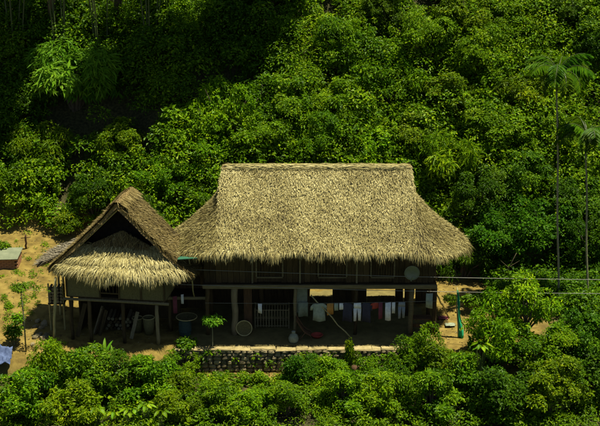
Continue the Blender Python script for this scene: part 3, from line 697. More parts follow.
# ---------------------------------------------------------------- left yard
q = G(-2, 269)
t = thing('brick_trough', q, 'low brown brick pen with pale sheet lid at the left edge of the yard', 'trough')
bm_ = MB().box((0, 0, 0), (.23, .11, .07), (0, 0, 0), .006).mesh('brick'); bm_.materials.append(M['brick'])
for r_ in range(6):
    for i in range(7):
        for yy in (0, .9):
            o = link('brick', bm_, t); o.location = (-.8+.24*i+.12*(r_ % 2), yy, .03+.077*r_)
    for i in range(3):
        for xx in (-.86, .82):
            o = link('brick', bm_, t); o.location = (xx, .2+.25*i, .03+.077*r_); o.rotation_euler = (0, 0, math.pi/2)
MB().box((.0, .42, .54), (1.85, 1.2, .03), (R(6), R(-2), 0), .005, .01).build('lid', M['metal_grey'], t)
q = G(26, 249); t = thing('fence_post', q, 'weathered wooden stake standing in the yard beside the brick pen', 'post')
pole(t, (0, 0, -.1), (.03, 0, .68), .045, M['wood_red'], 'stake'); pole(t, (-.2, 0, .5), (.25, .02, .56), .018, M['wood'], 'crosspiece')
for i in range(16):
    px, py = rng.uniform(31, 49), rng.uniform(322, 346); q = G(px, py); s_ = rng.uniform(.06, .15)
    o = link('stone', stones[rng.integers(8)]); o.location = (q[0], q[1], q[2]+s_*.3); o.scale = (s_*1.3, s_, s_*.75); o.rotation_euler = tuple(rng.uniform(-.4, .4, 2))+(rng.uniform(0, 6),)
    tag(o, 'loose pale stone on the slope below the leaning hut post', 'stone', 'loose stones below the hut')
q = G(10, 366)
o = MB().grid(lambda u, v: (-.6+.70*u, -.35+.6*v, .1+.45*v-.10*u+.34*float(fbm(u*4, v*4, 0, 3))+.06*float(vn3(u*14, v*14, 0)))  , 26, 22).build('tarpaulin', M['blue_tarp'], None, True)
o.modifiers.new('thick', 'SOLIDIFY').thickness = .01; o.location = (q[0], q[1], q[2]); tag(o, 'crumpled faded blue tarpaulin among the bushes at lower left', 'tarpaulin')
# right side: green net, leaning pole
q = G(459, 338)
t = thing('green_net', q, 'bright green netting strung on a stake beside the right corner post', 'net')
top = PZ(290, q[1])-q[2]
pole(t, (-.02, .02, -.2), (-.16, .02, top+.1), .025, M['bamboo'], 'stake')
MB().grid(lambda u, v: (-.16+.14*(1-v)+(.05+.20*(1-v)**1.2)*u*(.8+.2*math.sin(9*v)), .05*math.sin(7*u+5*v)-.03, top*v), 8, 14).build('netting', M['green_net'], t, True).modifiers.new('thick', 'SOLIDIFY').thickness = .008
a, b = P(436.5, 294, .2), P(447, 311, .5)
q = G(449, 318); t = thing('bamboo_pole', (q[0], q[1], q[2]), 'pale bamboo pole leaning against the right corner of the house', 'pole')
pole(t, (0, 0, 0), (a[0]-q[0], .2-q[1], a[2]-q[2]), .03, M['bamboo'], 'shaft'); MB().tube([(0, 0, -.02), (0, 0, .06)], .036, 7).build('butt', M['wood_pale'], t)
for k, (px, py, mt, lab) in enumerate(((443, 319, 'maroon_cloth', 'small dull red rag lying on the bare earth right of the house'), (450, 326, 'floral', 'pale scrap of cloth on the bare earth beside the green net'))):
    q = G(px, py); o = MB().grid(lambda u, v: (-.2+.4*u, -.16+.32*v, .03+.07*float(fbm(u*4+k*9, v*4))), 8, 8).build('rag', M[mt], None, True); o.modifiers.new('thick', 'SOLIDIFY').thickness = .01
    o.location = tuple(q); tag(o, lab, 'cloth')

# ---------------------------------------------------------------- plants
def leaf_mesh(name, C, ax, nr, L, W, rnd, fold=.22, mid=.45):
    n = len(C); ax = nrmz(ax); b = nrmz(np.cross(nr, ax)); nr = np.cross(ax, b)
    L = np.broadcast_to(L, n)[:, None]; W = np.broadcast_to(W, n)[:, None]
    m_ = C+ax*L*mid
    V = np.stack([C, m_+b*W*.5+nr*W*fold, C+ax*L-nr*L*.08, m_-b*W*.5+nr*W*fold], 1).reshape(-1, 3)
    o = (np.arange(n)*4)[:, None]
    F = np.concatenate([o+np.array([[0, 2, 1]]), o+np.array([[0, 3, 2]])], 0)
    return V, F, np.repeat(rnd, 4)
def lobe_leaves(lobes, dens, L, W, up=.7, droop=.15, thr=.38, cell=.42, inner=.62, lo=-.45, rg=None, tones=None):
    rg = rg or rng; C, A_, N_, T_, S_, B_ = [], [], [], [], [], []
    for li, lb in enumerate(lobes):
        c = np.array(lb[:3]); r = np.array(lb[3:6]) if len(lb) > 5 else np.array([lb[3]]*3)
        k = max(8, int(dens*4*math.pi*(r.mean()**2)))
        d = nrmz(rg.normal(0, 1, (k*2, 3))); d = d[d[:, 2] > lo][:k]; k = len(d)
        rad = inner+(1.06-inner)*rg.uniform(0, 1, k)**.55
        dd = d*r*1.0; rad = rad*(.68+.62*vn3((c[0]+dd[:, 0])/.33, (c[1]+dd[:, 1])/.33, (c[2]+dd[:, 2])/.33, 23))*np.where(rg.uniform(0, 1, k) < .05, rg.uniform(1.05, 1.3, k), 1)
        p = c+d*r*rad[:, None]
        g = vn3(p[:, 0]/cell, p[:, 1]/cell, p[:, 2]/cell, 17)
        ok = g > thr*rg.uniform(.75, 1.25, k); p, d = p[ok], d[ok]; k = len(p)
        nr = nrmz(d*.55+np.array([0, 0, up])+rg.normal(0, .42, (k, 3)))
        ax = d*.5+rg.normal(0, .6, (k, 3))+np.array([0, 0, -droop])
        ax = ax-nr*np.sum(ax*nr, -1, keepdims=True)*.85
        C.append(p); A_.append(ax); N_.append(nr); S_.append(np.full(k, rg.uniform(.72, 1.22))); B_.append(np.full(k, rg.uniform(.6, 1.1)))
        tone = (rg.normal(.45, .13) if tones is None else tones[li])
        T_.append(np.clip(tone+rg.normal(0, .20, k), 0, 1))
    C, A_, N_, T_ = (np.concatenate(q) for q in (C, A_, N_, T_)); k = len(C)
    sc = rg.uniform(.65, 1.25, k)*np.concatenate(S_)
    return leaf_mesh('foliage', C, A_, N_, L*sc, W*sc*np.concatenate(B_), T_)
def bush_lobes(Rr, hf, nl, rg):
    lobes = [(0, 0, Rr*hf*.6, Rr*.5, Rr*.5, Rr*.5*hf)]
    sq = rg.uniform(.75, 1.25, 2)
    for i in range(int(nl*1.7)):
        a = rg.uniform(0, 2*math.pi); e = rg.uniform(-.4, 1.35); rr = Rr*rg.uniform(.14, .38); dd = Rr*rg.uniform(.45, 1.0-.25*rr/Rr)
        lobes.append((dd*math.cos(e)*math.cos(a)*sq[0], dd*math.cos(e)*math.sin(a)*sq[1], max(rr*.5, Rr*hf*.62+dd*hf*math.sin(e)), rr, rr*rg.uniform(.8, 1.2), rr*rg.uniform(.6, 1.0)))
    return lobes
VAR = {}
def make_variant(key, Rr, hf, nl, L, W, dens, seed, **kw):
    rg = np.random.default_rng(seed); lobes = bush_lobes(Rr, hf, nl, rg)
    V, F, A = lobe_leaves(lobes, dens, L, W, rg=rg, **kw); me = np_mesh('foliage', V, F, {'rnd': A})
    mb = MB()
    for lb in lobes:
        m_ = (lb[0]*.35+rg.normal(0, .04), lb[1]*.35+rg.normal(0, .04), lb[2]*.5)
        mb.tube([(lb[0]*.08, lb[1]*.08, -.25), m_, lb[:3]], [.035*Rr+.008, .022*Rr+.006, .008], 5, False)
    VAR[key] = (me, mb.mesh('stems'), Rr)
for i in range(4): make_variant(f's{i}', .6, 1.0, 7, .115, .065, 420, 100+i)
for i in range(5): make_variant(f'm{i}', 1.0, .95, 12, .12, .068, 340, 200+i)
for i in range(5): make_variant(f'l{i}', 1.55, .95, 22, .13, .074, 270, 300+i)
for i in range(3): make_variant(f'w{i}', 1.0, .8, 14, .19, .042, 300, 400+i, droop=.7, up=.5)     # long narrow leaves
for i in range(2): make_variant(f'b{i}', .9, .9, 12, .15, .085, 250, 500+i, droop=.3)                # broad leaves
NB = [0]
def plant(name, key, loc, s_, mat, label, cat, group, parts=('foliage', 'stems'), zs=1.0):
    fm, sm, Rr = VAR[key]
    if not sm.materials: sm.materials.append(M['bark'])
    if not fm.materials: fm.materials.append(M['leaf'])
    r = empty(name, tuple(float(a) for a in loc), rng.uniform(0, 6.28), label, cat, group); r.scale = (s_, s_, s_*zs)
    fo = link(parts[0], fm, r); fo.material_slots[0].link = 'OBJECT'; fo.material_slots[0].material = M[mat]; link(parts[1], sm, r); NB[0] += 1
    return r
def shrub(px, py, rad, mat, label, fam=None, y=None, zs=1.0, group='shrubs on the hillside', name='shrub', cat='shrub'):
    # px, py: middle of the shrub in the photo; rad: radius in photo pixels
    Rm = rad/24.5
    if y is None: q = G(px, py+rad*.5)
    else: q = P(px, py, y); q[2] = float(H(q[0], q[1]))
    if fam is None: fam = 's' if Rm < .75 else ('m' if Rm < 1.3 else 'l')
    ks = [k for k in VAR if k[0] == fam]; k = ks[rng.integers(len(ks))]
    return plant(name, k, (q[0], q[1], q[2]-.08), Rm/VAR[k][2], mat, label, cat, group, zs=zs)

# undergrowth mass on the hillside
NL = 3300; xs = rng.uniform(-16, 16, NL*2); ys = rng.uniform(6.4, 18.5, NL*2)
lf = sstep(-6.0, -9.2, xs); yb_ = 7.0+1.9*lf+1.2*(fbm(xs*.6, 0*xs, 0, 77)-.5); ok = (ys > yb_) & (fbm(xs*.55, ys*.55, 0, 91) > .31+.07*sstep(9.2, 10.5, ys)*sstep(.8, -.6, xs)); xs, ys = xs[ok][:NL], ys[ok][:NL]
bq = G(76, 99); away = np.hypot(xs-bq[0], ys-bq[1]+.8) > 1.3; yb_ = yb_[ok][:NL][away]; xs, ys = xs[away], ys[away]
rs = rng.uniform(.22, 1.0, len(xs))*(.6+.4*np.clip(ys-yb_, 0, 1)); 
xr = rng.uniform(8.2, 16, 420); yr2 = rng.uniform(1.5, 7.6, 420); xr = xr+np.clip(3-yr2, 0, 2)*1.2
xs, ys, rs = np.concatenate([xs, xr]), np.concatenate([ys, yr2]), np.concatenate([rs, rng.uniform(.25, .8, 420)]); zz = H(xs, ys)
lift_ = np.where(rng.uniform(0, 1, len(xs)) < .38, rng.uniform(.3, 1.7, len(xs)), 0)*np.clip((ys-7.5)/1.5, 0, 1)   # saplings and climbers standing above the mat
rs = np.where(lift_ > 0, np.minimum(rs, .62), rs)
lobes = [(x_, y_, z_+r_*.35+l_, r_, r_, r_*.95) for x_, y_, z_, r_, l_ in zip(xs, ys, zz, rs, lift_)]
tn = np.clip(.25+.55*fbm(xs*.4, ys*.4, 0, 31)+rng.normal(0, .08, len(xs)), 0, 1); tn[-420:] -= .30; tn = np.clip(tn-.22*sstep(9.2, 10.5, ys)*sstep(.8, -.6, xs), 0, 1)  # leaf tone lowered in the upper-left wood, its deep shade put into the colour
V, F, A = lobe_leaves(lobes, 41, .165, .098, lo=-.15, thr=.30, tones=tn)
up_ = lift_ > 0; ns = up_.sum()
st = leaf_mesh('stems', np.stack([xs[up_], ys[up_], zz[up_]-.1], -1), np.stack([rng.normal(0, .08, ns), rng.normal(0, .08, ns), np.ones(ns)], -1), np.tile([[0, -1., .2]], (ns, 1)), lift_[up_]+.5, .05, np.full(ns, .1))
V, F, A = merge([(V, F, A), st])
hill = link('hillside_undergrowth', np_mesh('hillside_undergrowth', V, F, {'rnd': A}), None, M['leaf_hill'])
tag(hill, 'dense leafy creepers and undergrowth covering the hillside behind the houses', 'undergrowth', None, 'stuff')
# ground cover on the slope below the terrace
NL = 900; xs = rng.uniform(-15, 15, NL); ys = rng.uniform(-9.5, -1.9, NL)
ok = ~((xs < -6) & (ys > -2.6)) & ~((xs > PX(196, -2)) & (xs < PX(296, -2)) & (ys > -3.1)); xs, ys = xs[ok], ys[ok]
rs = rng.uniform(.25, .75, len(xs)); zz = H(xs, ys)
lobes = [(x_, y_, z_+r_*.15, r_, r_, r_*.8) for x_, y_, z_, r_ in zip(xs, ys, zz, rs)]
xw = rng.uniform(PX(196, -2), PX(296, -2), 130); yw = rng.uniform(-3.2, -1.75, 130)
lobes += [(x_, y_, float(H(x_, y_)), r_, r_, r_*.8) for x_, y_, r_ in zip(xw, yw, rng.uniform(.1, .26, 130))]
for k in range(170):                # weeds rooted in and over the stone wall
    px_ = rng.uniform(170, 420)
    if 205 < px_ < 292 and rng.random() < .75: continue
    lobes.append((PX(px_, -1.5), -1.5+rng.uniform(-.12, .05), rng.uniform(-1.0, -.12), *([rng.uniform(.08, .2)]*3)))
V, F, A = lobe_leaves(lobes, 88, .125, .072, lo=-.1, thr=.32)
tag(link('ground_cover', np_mesh('ground_cover', V, F, {'rnd': A}), None, M['leaf']), 'low leafy ground cover on the slope below the terrace', 'ground cover', None, 'stuff')

HG = 'shrubs on the hillside'
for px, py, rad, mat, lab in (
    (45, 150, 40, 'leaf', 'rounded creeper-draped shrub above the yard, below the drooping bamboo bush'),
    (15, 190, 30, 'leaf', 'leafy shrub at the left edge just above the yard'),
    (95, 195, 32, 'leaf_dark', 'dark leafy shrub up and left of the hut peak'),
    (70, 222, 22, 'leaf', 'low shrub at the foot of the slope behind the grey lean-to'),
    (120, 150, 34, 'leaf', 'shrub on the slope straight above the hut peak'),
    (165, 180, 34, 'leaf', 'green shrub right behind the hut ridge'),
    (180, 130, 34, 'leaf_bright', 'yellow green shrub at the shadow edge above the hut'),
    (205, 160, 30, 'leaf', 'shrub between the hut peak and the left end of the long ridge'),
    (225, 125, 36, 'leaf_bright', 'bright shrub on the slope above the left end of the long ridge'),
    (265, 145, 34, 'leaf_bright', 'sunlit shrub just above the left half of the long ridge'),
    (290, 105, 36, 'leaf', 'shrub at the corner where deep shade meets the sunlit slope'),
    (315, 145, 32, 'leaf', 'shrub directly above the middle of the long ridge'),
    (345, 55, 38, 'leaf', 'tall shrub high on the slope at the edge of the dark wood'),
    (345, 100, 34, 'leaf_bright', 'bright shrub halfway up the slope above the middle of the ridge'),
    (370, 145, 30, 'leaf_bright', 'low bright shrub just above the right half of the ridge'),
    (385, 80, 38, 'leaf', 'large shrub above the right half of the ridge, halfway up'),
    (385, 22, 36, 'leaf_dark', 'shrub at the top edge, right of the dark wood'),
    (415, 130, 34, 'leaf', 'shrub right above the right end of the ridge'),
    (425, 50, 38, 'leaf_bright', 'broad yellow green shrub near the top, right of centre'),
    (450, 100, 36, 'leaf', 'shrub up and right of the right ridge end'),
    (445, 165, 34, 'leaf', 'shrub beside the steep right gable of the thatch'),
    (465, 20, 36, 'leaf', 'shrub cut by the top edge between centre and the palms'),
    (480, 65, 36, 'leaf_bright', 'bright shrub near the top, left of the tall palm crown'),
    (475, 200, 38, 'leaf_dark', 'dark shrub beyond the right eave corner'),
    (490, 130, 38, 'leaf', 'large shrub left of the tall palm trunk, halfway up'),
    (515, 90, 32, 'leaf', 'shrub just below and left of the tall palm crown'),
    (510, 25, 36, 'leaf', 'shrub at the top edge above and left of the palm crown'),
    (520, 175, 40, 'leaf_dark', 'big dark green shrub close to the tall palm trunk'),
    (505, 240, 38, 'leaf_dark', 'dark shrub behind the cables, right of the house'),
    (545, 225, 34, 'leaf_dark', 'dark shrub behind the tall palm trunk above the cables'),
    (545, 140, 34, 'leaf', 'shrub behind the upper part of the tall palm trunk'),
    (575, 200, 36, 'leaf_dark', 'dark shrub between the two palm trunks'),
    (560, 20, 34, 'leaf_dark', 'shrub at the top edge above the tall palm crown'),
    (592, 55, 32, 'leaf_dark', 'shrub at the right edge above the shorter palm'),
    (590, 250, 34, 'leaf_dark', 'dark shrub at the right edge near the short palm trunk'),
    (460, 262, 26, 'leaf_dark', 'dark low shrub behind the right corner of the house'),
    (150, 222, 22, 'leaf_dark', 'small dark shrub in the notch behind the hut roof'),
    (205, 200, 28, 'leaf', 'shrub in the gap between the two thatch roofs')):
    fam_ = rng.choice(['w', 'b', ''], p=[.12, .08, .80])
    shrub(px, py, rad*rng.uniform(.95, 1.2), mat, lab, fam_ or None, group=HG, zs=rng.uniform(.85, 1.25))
# drooping bamboo-leaved bush in the shade, and leaf sprays
shrub(76, 72, 64, 'leaf_fresh', 'domed bush of drooping narrow leaves standing out in the dark wood', 'w', group=None, name='bamboo_bush', zs=.95)
shrub(190, 26, 24, 'leaf', 'small sunlit spray of leaves high in the dark wood', 'w', group=None)
shrub(18, 22, 18, 'leaf', 'faint leafy shrub in the dark upper left corner', 'b', group=None)

# foreground and side plants
FG = 'bushes below the terrace'
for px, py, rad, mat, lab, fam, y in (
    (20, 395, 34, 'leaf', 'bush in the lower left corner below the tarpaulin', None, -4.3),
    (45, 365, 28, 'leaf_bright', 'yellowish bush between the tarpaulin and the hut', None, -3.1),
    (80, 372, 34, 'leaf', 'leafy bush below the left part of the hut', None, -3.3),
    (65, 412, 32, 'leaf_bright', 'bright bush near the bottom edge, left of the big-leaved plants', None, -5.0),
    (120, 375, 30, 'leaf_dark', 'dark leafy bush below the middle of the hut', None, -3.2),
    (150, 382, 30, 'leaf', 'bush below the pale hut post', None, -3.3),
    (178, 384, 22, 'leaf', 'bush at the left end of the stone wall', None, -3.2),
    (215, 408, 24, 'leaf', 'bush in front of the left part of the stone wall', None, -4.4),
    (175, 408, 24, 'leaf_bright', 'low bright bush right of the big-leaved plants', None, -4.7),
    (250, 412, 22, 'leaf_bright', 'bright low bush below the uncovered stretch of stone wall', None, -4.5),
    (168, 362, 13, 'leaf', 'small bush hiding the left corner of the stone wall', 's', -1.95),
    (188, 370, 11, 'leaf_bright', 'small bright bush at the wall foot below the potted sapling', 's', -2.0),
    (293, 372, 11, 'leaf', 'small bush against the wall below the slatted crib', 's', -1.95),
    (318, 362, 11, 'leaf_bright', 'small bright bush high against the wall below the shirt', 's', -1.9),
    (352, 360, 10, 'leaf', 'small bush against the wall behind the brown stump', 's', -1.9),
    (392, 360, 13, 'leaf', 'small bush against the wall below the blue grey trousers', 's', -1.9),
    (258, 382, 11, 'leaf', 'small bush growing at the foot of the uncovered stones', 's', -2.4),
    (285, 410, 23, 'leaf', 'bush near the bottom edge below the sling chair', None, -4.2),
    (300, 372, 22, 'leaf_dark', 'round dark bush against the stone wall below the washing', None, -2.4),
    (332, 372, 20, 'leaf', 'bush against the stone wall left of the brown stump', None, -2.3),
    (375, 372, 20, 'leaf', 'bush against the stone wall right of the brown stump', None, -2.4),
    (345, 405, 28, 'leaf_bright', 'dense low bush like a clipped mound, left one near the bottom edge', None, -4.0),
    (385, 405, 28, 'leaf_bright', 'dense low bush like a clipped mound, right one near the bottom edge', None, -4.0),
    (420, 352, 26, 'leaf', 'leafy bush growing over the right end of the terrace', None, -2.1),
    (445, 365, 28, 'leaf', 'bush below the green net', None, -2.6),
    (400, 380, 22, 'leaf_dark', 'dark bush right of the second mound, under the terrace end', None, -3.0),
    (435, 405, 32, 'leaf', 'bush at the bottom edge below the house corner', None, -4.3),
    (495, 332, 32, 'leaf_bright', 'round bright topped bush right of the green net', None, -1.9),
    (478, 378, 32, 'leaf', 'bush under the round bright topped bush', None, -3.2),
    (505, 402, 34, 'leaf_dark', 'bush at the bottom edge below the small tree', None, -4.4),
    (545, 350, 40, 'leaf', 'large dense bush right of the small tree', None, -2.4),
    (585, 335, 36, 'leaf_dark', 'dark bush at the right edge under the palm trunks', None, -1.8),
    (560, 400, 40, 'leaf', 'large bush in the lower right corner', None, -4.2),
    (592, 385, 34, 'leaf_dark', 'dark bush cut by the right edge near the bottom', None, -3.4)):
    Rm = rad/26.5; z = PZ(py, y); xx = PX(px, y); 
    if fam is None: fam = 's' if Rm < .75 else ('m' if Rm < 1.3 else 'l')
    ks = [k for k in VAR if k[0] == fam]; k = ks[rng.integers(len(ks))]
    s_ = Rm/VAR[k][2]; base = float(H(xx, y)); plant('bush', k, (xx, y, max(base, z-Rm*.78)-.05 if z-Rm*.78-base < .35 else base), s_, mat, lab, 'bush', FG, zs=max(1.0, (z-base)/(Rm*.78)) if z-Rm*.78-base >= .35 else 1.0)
# small tree right of the house (525, 290)
def tree(name, px, y, base_py, lobes_px, mat, label, cat='tree', trunk_r=.07, L=.2, W=.10, dens=170, group=None, base=None):
    x_ = PX(px, y); b0 = np.array([x_, y, float(H(x_, y))]) if base is None else np.array(base)
    t = thing(name, b0, label, cat, group)
    lobes = []
    for lx, ly, lr, dy in lobes_px:
        c = P(lx, ly, y+dy)-b0; rr = lr/25.5; lobes.append((c[0], c[1], c[2], rr, rr, rr*.85))
    top = np.mean([l[:3] for l in lobes], 0); fork = np.array([top[0]*.5, top[1]*.5, top[2]*.45])
    mb = MB().tube([(0, 0, -.3), tuple(fork*.5+np.array([.03, 0, 0])), tuple(fork)], [trunk_r*1.3, trunk_r, trunk_r*.85], 8)
    for l in lobes: mb.tube([tuple(fork), tuple(fork*.45+np.array(l[:3])*.55+rng.normal(0, .05, 3)), l[:3]], [trunk_r*.7, trunk_r*.4, .01], 6)
    mb.build('trunk', M['bark'], t, True)
    V, F, A = lobe_leaves(lobes, dens, L, W, droop=.4, thr=.36); link('crown', np_mesh('crown', V, F, {'rnd': A}), t, M[mat])
    return t
tree('small_tree', 527, -1.6, 0, [(525, 284, 12, 0), (513, 296, 11, .1), (537, 297, 12, -.1), (526, 303, 13, .3), (550, 306, 10, 0), (510, 308, 9, -.2), (540, 313, 12, .3), (524, 292, 10, -.4), (519, 318, 10, .4)], 'leaf_bright', 'slim small tree with glossy drooping leaves right of the house', L=.24, W=.10, dens=150)
# sapling with flat leaf whorl on the left yard (26, 285)
q = G(26, 352)
t = thing('papaya_sapling', q, 'thin tall sapling with flat tufts of leaves left of the hut', 'sapling')
h_ = PZ(287, q[1])-q[2]
MB().tube([(0, 0, -.1), (.02, 0, h_*.5), (-.02, 0, h_)], [.03, .025, .018], 6).build('stem', M['palm_bark'], t, True)
lobes = [(-.25, 0, h_+.02, .24, .3, .07), (.1, .1, h_+.06, .3, .3, .08), (-.05, -.2, h_-.02, .3, .2, .07), (.62, .1, h_-.08, .28, .2, .09), (.85, .0, h_-.15, .14, .14, .1)]
V, F, A = lobe_leaves(lobes, 260, .13, .06, inner=.1, lo=-1, thr=.2); link('leaves', np_mesh('leaves', V, F, {'rnd': A}), t, M['leaf_fresh'])
mb = MB()
for l in lobes: mb.tube([(-.02, 0, h_-.12), l[:3]], [.012, .006], 5)
mb.build('twigs', M['palm_bark'], t)
def leafy(px, py, rad, y, mat, label, name='young_plant', stem=True, base=None, flat=.5, L=.14, W=.07, dens=300, group=None):
    x_ = PX(px, y); z = PZ(py, y); g = float(H(x_, y)) if base is None else base; rr = rad/26
    t = thing(name, (x_, y, g), label, 'plant', group); hh = z-g
    mb = MB().tube([(0, 0, -.05), (.02, 0, hh*.6), (0, 0, hh)], [.018, .014, .01], 6)
    for i in range(5): a_ = i*1.26; mb.tube([(0, 0, hh*.75), (rr*.7*math.cos(a_), rr*.7*math.sin(a_), hh+.05)], [.008, .004], 4)
    mb.build('stem', M['palm_bark'], t)
    V, F, A = lobe_leaves([(0, 0, hh, rr, rr, rr*flat), (rr*.5, 0, hh-.02, rr*.5, rr*.5, rr*flat*.6), (-rr*.5, .05, hh+.03, rr*.5, rr*.5, rr*flat*.6)], dens, L, W, inner=.2, lo=-1, thr=.2)
    link('leaves', np_mesh('leaves', V, F, {'rnd': A}), t, M[mat])
leafy(212, 320.5, 9, -1.15, 'leaf_fresh', 'bright green flat-topped potted sapling at the left end of the terrace', flat=.4)
leafy(186, 343, 10, -1.15, 'leaf_dark', 'low dark leafy plant at the terrace edge below the barrel', flat=.4)
leafy(13, 330, 8, -1.0, 'leaf', 'little weed on the bare slope left of the tall sapling', 'weed', flat=.9)
leafy(18, 318, 6, -.6, 'leaf', 'tiny weed higher on the bare slope left of the sapling', 'weed', flat=.9)
leafy(8, 248, 11, 6.6, 'leaf_bright', 'low bright green vegetable patch plant behind the brick pen', 'weed', flat=.6)
leafy(449, 299, 7, 2.5, 'leaf', 'low weed on the bank right behind the house corner', 'weed', flat=.7)
leafy(470, 300, 9, 2.2, 'leaf_dark', 'weed tuft on the bare bank behind the green net', 'weed', flat=.7)
leafy(484, 297, 10, 3.0, 'leaf_dark', 'weed clump on the bank left of the small tree', 'weed', flat=.8)
leafy(52, 349, 8, -1.6, 'leaf_bright', 'pale weed at the foot of the leaning hut post', 'weed', flat=.7)
# upright long-leaved plant and big heart-leaved plants
def bladed(px, base_py, y, n, L, W, up, mat, label, name, group=None, heart=False):
    x_ = PX(px, y); g = float(H(x_, y)); z = PZ(base_py, y); t = thing(name, (x_, y, min(g, z) if not heart else g), label, 'plant', group); b0 = min(g, z) if not heart else g
    lift = max(0, z-b0)
    for i in range(n):
        a_ = 2*math.pi*(i+rng.uniform(-.3, .3))/n; dx, dy = math.cos(a_), math.sin(a_); l = L*rng.uniform(.75, 1.15); ww = W*rng.uniform(.8, 1.1)
        if heart:
            st = np.array([dx*l*.9, dy*l*.9, lift+l*rng.uniform(.6, 1.2)])
            MB().tube([(0, 0, 0), tuple(st*.55+np.array([0, 0, lift*.2+.05])), tuple(st)], [.014, .010, .008], 5).build('stalk', M['bamboo_green'], t)
            prof = [(0, .30), (.12, .85), (.3, 1.0), (.55, .8), (.8, .4), (1, .02)]
            def fn(u, v, st=st, dx=dx, dy=dy, l=l, ww=ww):
                k = v*5; i0 = min(int(k), 4); f_ = k-i0; wd = ww*(prof[i0][1]*(1-f_)+prof[i0+1][1]*f_); s_ = (prof[i0][0]*(1-f_)+prof[i0+1][0]*f_)*l*1.1-.08
                o_ = (u-.5)*2*wd*.5
                return (st[0]+dx*s_-dy*o_, st[1]+dy*s_+dx*o_, st[2]-.55*s_+abs(u-.5)*.08)
        else:
            def fn(u, v, dx=dx, dy=dy, l=l, ww=ww):
                wd = ww*math.sin(math.pi*(.12+.86*v))**.7; o_ = (u-.5)*wd; s_ = l*v
                return (dx*(.03+s_*(.25+.3*v))-dy*o_, dy*(.03+s_*(.25+.3*v))+dx*o_, lift*.8+up*s_*(1-.25*v)+abs(u-.5)*wd*.5)
        me = MB().grid(fn, 4, 8).mesh('leaf', True); at = me.attributes.new('rnd', 'FLOAT', 'POINT'); at.data.foreach_set('value', np.full(len(me.vertices), rng.uniform(.3, .9), np.float32))
        link('leaf', me, t, M[mat])
    if lift > .05: MB().tube([(0, 0, -.05), (0, 0, lift*.85)], [.03, .02], 6).build('stem', M['bamboo_green'], t)
bladed(103, 358, -2.0, 8, .85, .13, 1.0, 'leaf_fresh', 'plant with upright long green blades below the hut floor', 'bladed_plant')
bladed(112, 362, -2.2, 7, .7, .12, 1.0, 'leaf_fresh', 'smaller long-bladed plant just right of the taller bladed one', 'bladed_plant')
for px, py, lab in ((70, 420, 'leftmost of the big heart-leaved plants along the bottom edge'), (92, 418, 'second big heart-leaved plant from the left at the bottom edge'),
                    (110, 416, 'third big heart-leaved plant from the left at the bottom edge'), (126, 415, 'fourth big heart-leaved plant from the left at the bottom edge'),
                    (142, 414, 'fifth big heart-leaved plant from the left at the bottom edge'), (158, 417, 'rightmost of the big heart-leaved plants along the bottom edge'),
                    (482, 352, 'broad-leaved plant half way down the slope right of the net')):
    bladed(px, py+rng.uniform(-3, 5), -5.2+rng.uniform(-.5, .3) if py > 400 else -3.4, int(rng.integers(6, 10)), rng.uniform(.20, .30), .17, 1, 'leaf', lab, 'taro_plant', 'heart-leaved plants', True)
# brown stump below the terrace
q = G(355, 395); t = thing('tree_stump', (PX(355, -2.6), -2.6, float(H(PX(355, -2.6), -2.6))), 'bare brown stump standing between the bushes below the terrace', 'stump')
hz = PZ(366, -2.6)-t.location.z
MB().tube([(0, 0, -.1), (.02, 0, hz*.4), (-.01, 0, hz*.8), (.0, 0, hz)], [.14, .11, .10, .11], 9).build('trunk', M['wood_red'], t, True)
MB().tube([(.02, -.05, hz*.75), (.16, -.12, hz*1.05)], [.04, .025], 6).build('branch_stub', M['wood_red'], t)

# palms
frond = {}
def frond_mesh(L, seed, droop):
    rg = np.random.default_rng(seed); C, A_, N_, LL = [], [], [], []; pts = []
    for i in range(41):
        s_ = i/40; ang = 1.25-droop*s_**1.3
        pts.append((0, 0, 0) if i == 0 else (pts[-1][0]+L/40*math.cos(ang), 0, pts[-1][2]+L/40*math.sin(ang)))
    for i in range(4, 41):
        for sd in (-1, 1):
            C.append(pts[i]); A_.append((.55, sd*.75+rg.normal(0, .08), -.45+rg.normal(0, .12))); N_.append((0, sd*.35, 1)); LL.append(.52*math.sin(math.pi*(.12+.85*i/40))**.6)
    V, F, A = leaf_mesh('leaflets', np.array(C), np.array(A_), np.array(N_, float), np.array(LL), .07, rg.uniform(.25, .9, len(C)))
    a = np_mesh('leaflets', V, F, {'rnd': A}); b = MB().tube(pts[::4], [.022-.0018*i for i in range(len(pts[::4]))], 5).mesh('frond'); b.materials.append(M['bamboo_green'])
    return a, b
def palm(px, y, base_py, top_py, Lf, nf, label, mat, r=.06):
    x_ = PX(px, y); g = float(H(x_, y)); top = PZ(top_py, y)-g
    t = thing('areca_palm', (x_, y, g), label, 'palm tree', 'slender palms on the right')
    tx = float(P(px, top_py, y)[0])-x_
    MB().tube([(tx*i/12+.02*math.sin(i*.9), 0, -.3+(top+.3)*i/12) for i in range(13)], [r*1.25-r*.45*i/12 for i in range(13)], 9).build('trunk', M['palm_bark'], t, True)
    MB().tube([(tx, 0, top-.1), (tx, 0, top+.35), (tx, 0, top+.6)], [r*1.15, r*1.1, r*.5], 9).build('crownshaft', M['bamboo_green'], t, True)
    fms = [frond_mesh(Lf, 700+k, d_) for k, d_ in enumerate((2.0, 2.7, 3.2))]
    for a, b in fms: a.materials.append(M[mat])
    for i in range(nf):
        k = i % 3; o = link('frond', fms[k][1], t); o.location = (tx, 0, top+.5); o.rotation_euler = (0, rng.uniform(-.2, .6), 2.4*i+rng.uniform(-.3, .3)); o.scale = (rng.uniform(.85, 1.1),)*3
        link('leaflets', fms[k][0], o)
palm(557, 3.2, 295, 88, 1.75, 22, 'taller slender palm with thin pale trunk, right of the house', 'leaf_dark', .04)
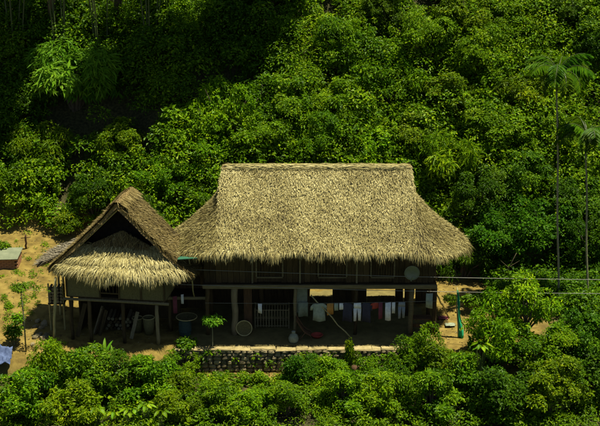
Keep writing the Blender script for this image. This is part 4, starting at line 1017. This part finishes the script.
palm(586, 3.0, 305, 150, 1.7, 20, 'shorter slender palm at the right edge beside the taller one', 'leaf_dark', .04)

# bamboo clumps and shade trees of the dark wood, upper left
GAPS = [(G(76, 99)+np.array([-.75, -.3, 1.0]), 2.2), (G(190, 42), .8), (G(18, 40), .6), (G(142, 76), .7)]
def blocks(c, r):
    for g, rad in GAPS:
        v = np.array(c)-g; sv = np.array(SUN); t_ = v@sv
        if t_ > 1.0 and np.linalg.norm(v-sv*t_) < rad+r*.35: return True
    return False
def bamboo(px, py, n, Hh, label):
    q = G(px, py); t = thing('bamboo_clump', q, label, 'bamboo', 'bamboo in the dark wood'); lobes = []
    for i in range(n):
        a_ = rng.uniform(0, 6.28); r0 = rng.uniform(.05, .5); hh = Hh*rng.uniform(.75, 1.1); ln = rng.uniform(.06, .25)
        b0 = np.array([r0*math.cos(a_), r0*math.sin(a_), -.2]); dr = np.array([math.cos(a_), math.sin(a_)-.2, 0])
        pts = [b0+np.array([0, 0, hh*s_])+dr*ln*hh*s_**2.2 for s_ in np.linspace(0, 1, 12)]
        MB().tube(pts, [.045*(1-.75*k/11) for k in range(12)], 6).build('culm', M['bamboo_green'], t, True)
        for s_ in (7, 8, 9, 10, 11): lobes.append((*(pts[s_]+rng.normal(0, .3, 3)), *([rng.uniform(.5, .9)]*3)))
    lobes = [l for l in lobes if not blocks(np.array(l[:3])+q, l[3])]
    V, F, A = lobe_leaves(lobes, 45, .24, .045, droop=.9, up=.4, inner=.15, lo=-1, thr=.3); link('foliage', np_mesh('foliage', V, F, {'rnd': A}), t, M['leaf_dark'])
bamboo(62, 62, 7, 9.0, 'bamboo clump with straight culms rising behind the drooping bush')
bamboo(100, 58, 8, 9.5, 'bamboo clump with close culms at the top edge, right of the drooping bush')
bamboo(150, 60, 6, 9.0, 'thin bamboo clump in the dark wood above the earth patch')
bamboo(15, 55, 6, 9.0, 'bamboo clump in the upper left corner')
def shade_tree(x_, y_, Hh, Rr, lean, label, seed):
    rg = np.random.default_rng(seed); g = float(H(x_, y_)); t = thing('forest_tree', (x_, y_, g), label, 'tree', 'tall trees of the dark wood')
    top = np.array([lean[0], lean[1]+.5, Hh]); lobes = []
    for i in range(24):
        d = nrmz(rg.normal(0, 1, 3)); d[2] *= .4; lobes.append((*(top+d*Rr*rg.uniform(.35, .85)), *([Rr*rg.uniform(.28, .42)]*2), Rr*.25))
    b0 = np.array([x_, y_, g]); lobes = [l for l in lobes if not blocks(np.array(l[:3])+b0, l[3])]
    fork = top*.62
    mb = MB().tube([(0, 0, -.4), tuple(fork*.5), tuple(fork)], [.24, .19, .15], 9)
    for l in lobes: mb.tube([tuple(fork), tuple(fork*.4+np.array(l[:3])*.6), l[:3]], [.10, .05, .015], 6)
    mb.build('trunk', M['bark'], t, True)
    V, F, A = lobe_leaves(lobes, 60, .30, .16, thr=.2, inner=.3, rg=rg); link('crown', np_mesh('crown', V, F, {'rnd': A}), t, M['leaf_dark'])
for i, (x_, y_, Hh, Rr, lean, lab) in enumerate((
    (-12.5, 17.0, 6.5, 3.6, (.5, -4.0), 'tall forest tree at the far left of the dark wood'),
    (-9.3, 17.4, 6.5, 3.6, (.8, -4.6), 'tall forest tree behind the drooping bush'),
    (-6.4, 17, 6.5, 3.5, (.6, -4.2), 'tall forest tree in the middle of the dark wood'),
    (-3.6, 17.4, 6.5, 3.4, (1.0, -4.6), 'tall forest tree above the earth patch in the dark wood'),
    (-1.4, 16.8, 6.0, 2.6, (.6, -3.0), 'tall forest tree at the right end of the dark wood'))):
    shade_tree(x_, y_, Hh, Rr, lean, lab, 900+i)

# ---------------------------------------------------------------- litter and small oddments
k = 900; px_ = rng.uniform(-12.5, -4.5, k); py_ = rng.uniform(-1.2, 8.2, k)
right = rng.random(k) < .3; px_[right] = rng.uniform(4.8, 7.2, right.sum()); py_[right] = rng.uniform(-1, 6.2, right.sum())
C = np.stack([px_, py_, H(px_, py_)+.012], -1); ax = np.stack([rng.normal(0, 1, k), rng.normal(0, 1, k), rng.normal(0, .15, k)], -1)
V, F, A = leaf_mesh('litter', C, ax, np.tile([[0, 0, 1.]], (k, 1))+rng.normal(0, .25, (k, 3)), rng.uniform(.06, .16, k), rng.uniform(.03, .07, k), rng.uniform(0, 1, k))
tag(link('leaf_litter', np_mesh('leaf_litter', V, F, {'rnd': A}), None, M['straw_old']), 'dry fallen leaves and straw scattered on the bare yard', 'litter', None, 'stuff')
k = 150; lobes = []
while len(lobes) < k:
    x_, y_ = rng.uniform(-13, -5.2), rng.uniform(-2.6, 8.6)
    if fbm(x_*.7, y_*.7, 0, 55) > .60 and not (-9.6 < x_ < -4 and -.8 < y_ < 3): lobes.append((x_, y_, float(H(x_, y_))+.01, *([rng.uniform(.04, .16)]*3)))
V, F, A = lobe_leaves(lobes, 260, .10, .035, lo=0, thr=.1, up=.4); tag(link('yard_weeds', np_mesh('yard_weeds', V, F, {'rnd': A}), None, M['leaf_bright']), 'thin patches of small weeds on the bare yard', 'weeds', None, 'stuff')
for px, y, ln, wd, mt, lab in ((78, -.2, 1.35, .16, 'wood', 'dark board leaning under the left part of the hut'), (131, -.45, 1.1, .14, 'wood_pale', 'pale board leaning beside the baskets under the hut')):
    t = thing('leaning_board', (PX(px, y), y, 0), lab, 'board'); MB().box((.12, .16, ln*.48), (wd, .03, ln), (R(-16), R(14), 0), .006).build('board', M[mt], t); MB().box((.12, .19, ln*.5), (wd*.8, .03, .05), (R(-16), R(14), 0)).build('batten', M['wood'], t)
for i, (px, py, lab) in enumerate(((247, 122, 'dry bare branch lying on the sunlit slope above the long ridge'), (262, 112, 'second dry branch, just right of and above the first one'), (505, 283, 'bare grey branch leaning in the dark scrub right of the house'))):
    q = G(px, py); t = thing('dead_branch', (q[0], q[1], q[2]), lab, 'branch'); d = np.array([rng.uniform(-.6, .6), -.5, rng.uniform(.7, 1.1)])
    MB().tube([(0, 0, -.1), tuple(d*.8), tuple(d*1.7+np.array([.2, 0, 0]))], [.035, .025, .012], 6).build('limb', M['wood_pale'], t, True)
    for sgn in (-1, 1): MB().tube([tuple(d*.9), tuple(d*1.2+np.array([.4*sgn, -.1, .1]))], [.018, .007], 5).build('twig', M['wood_pale'], t)
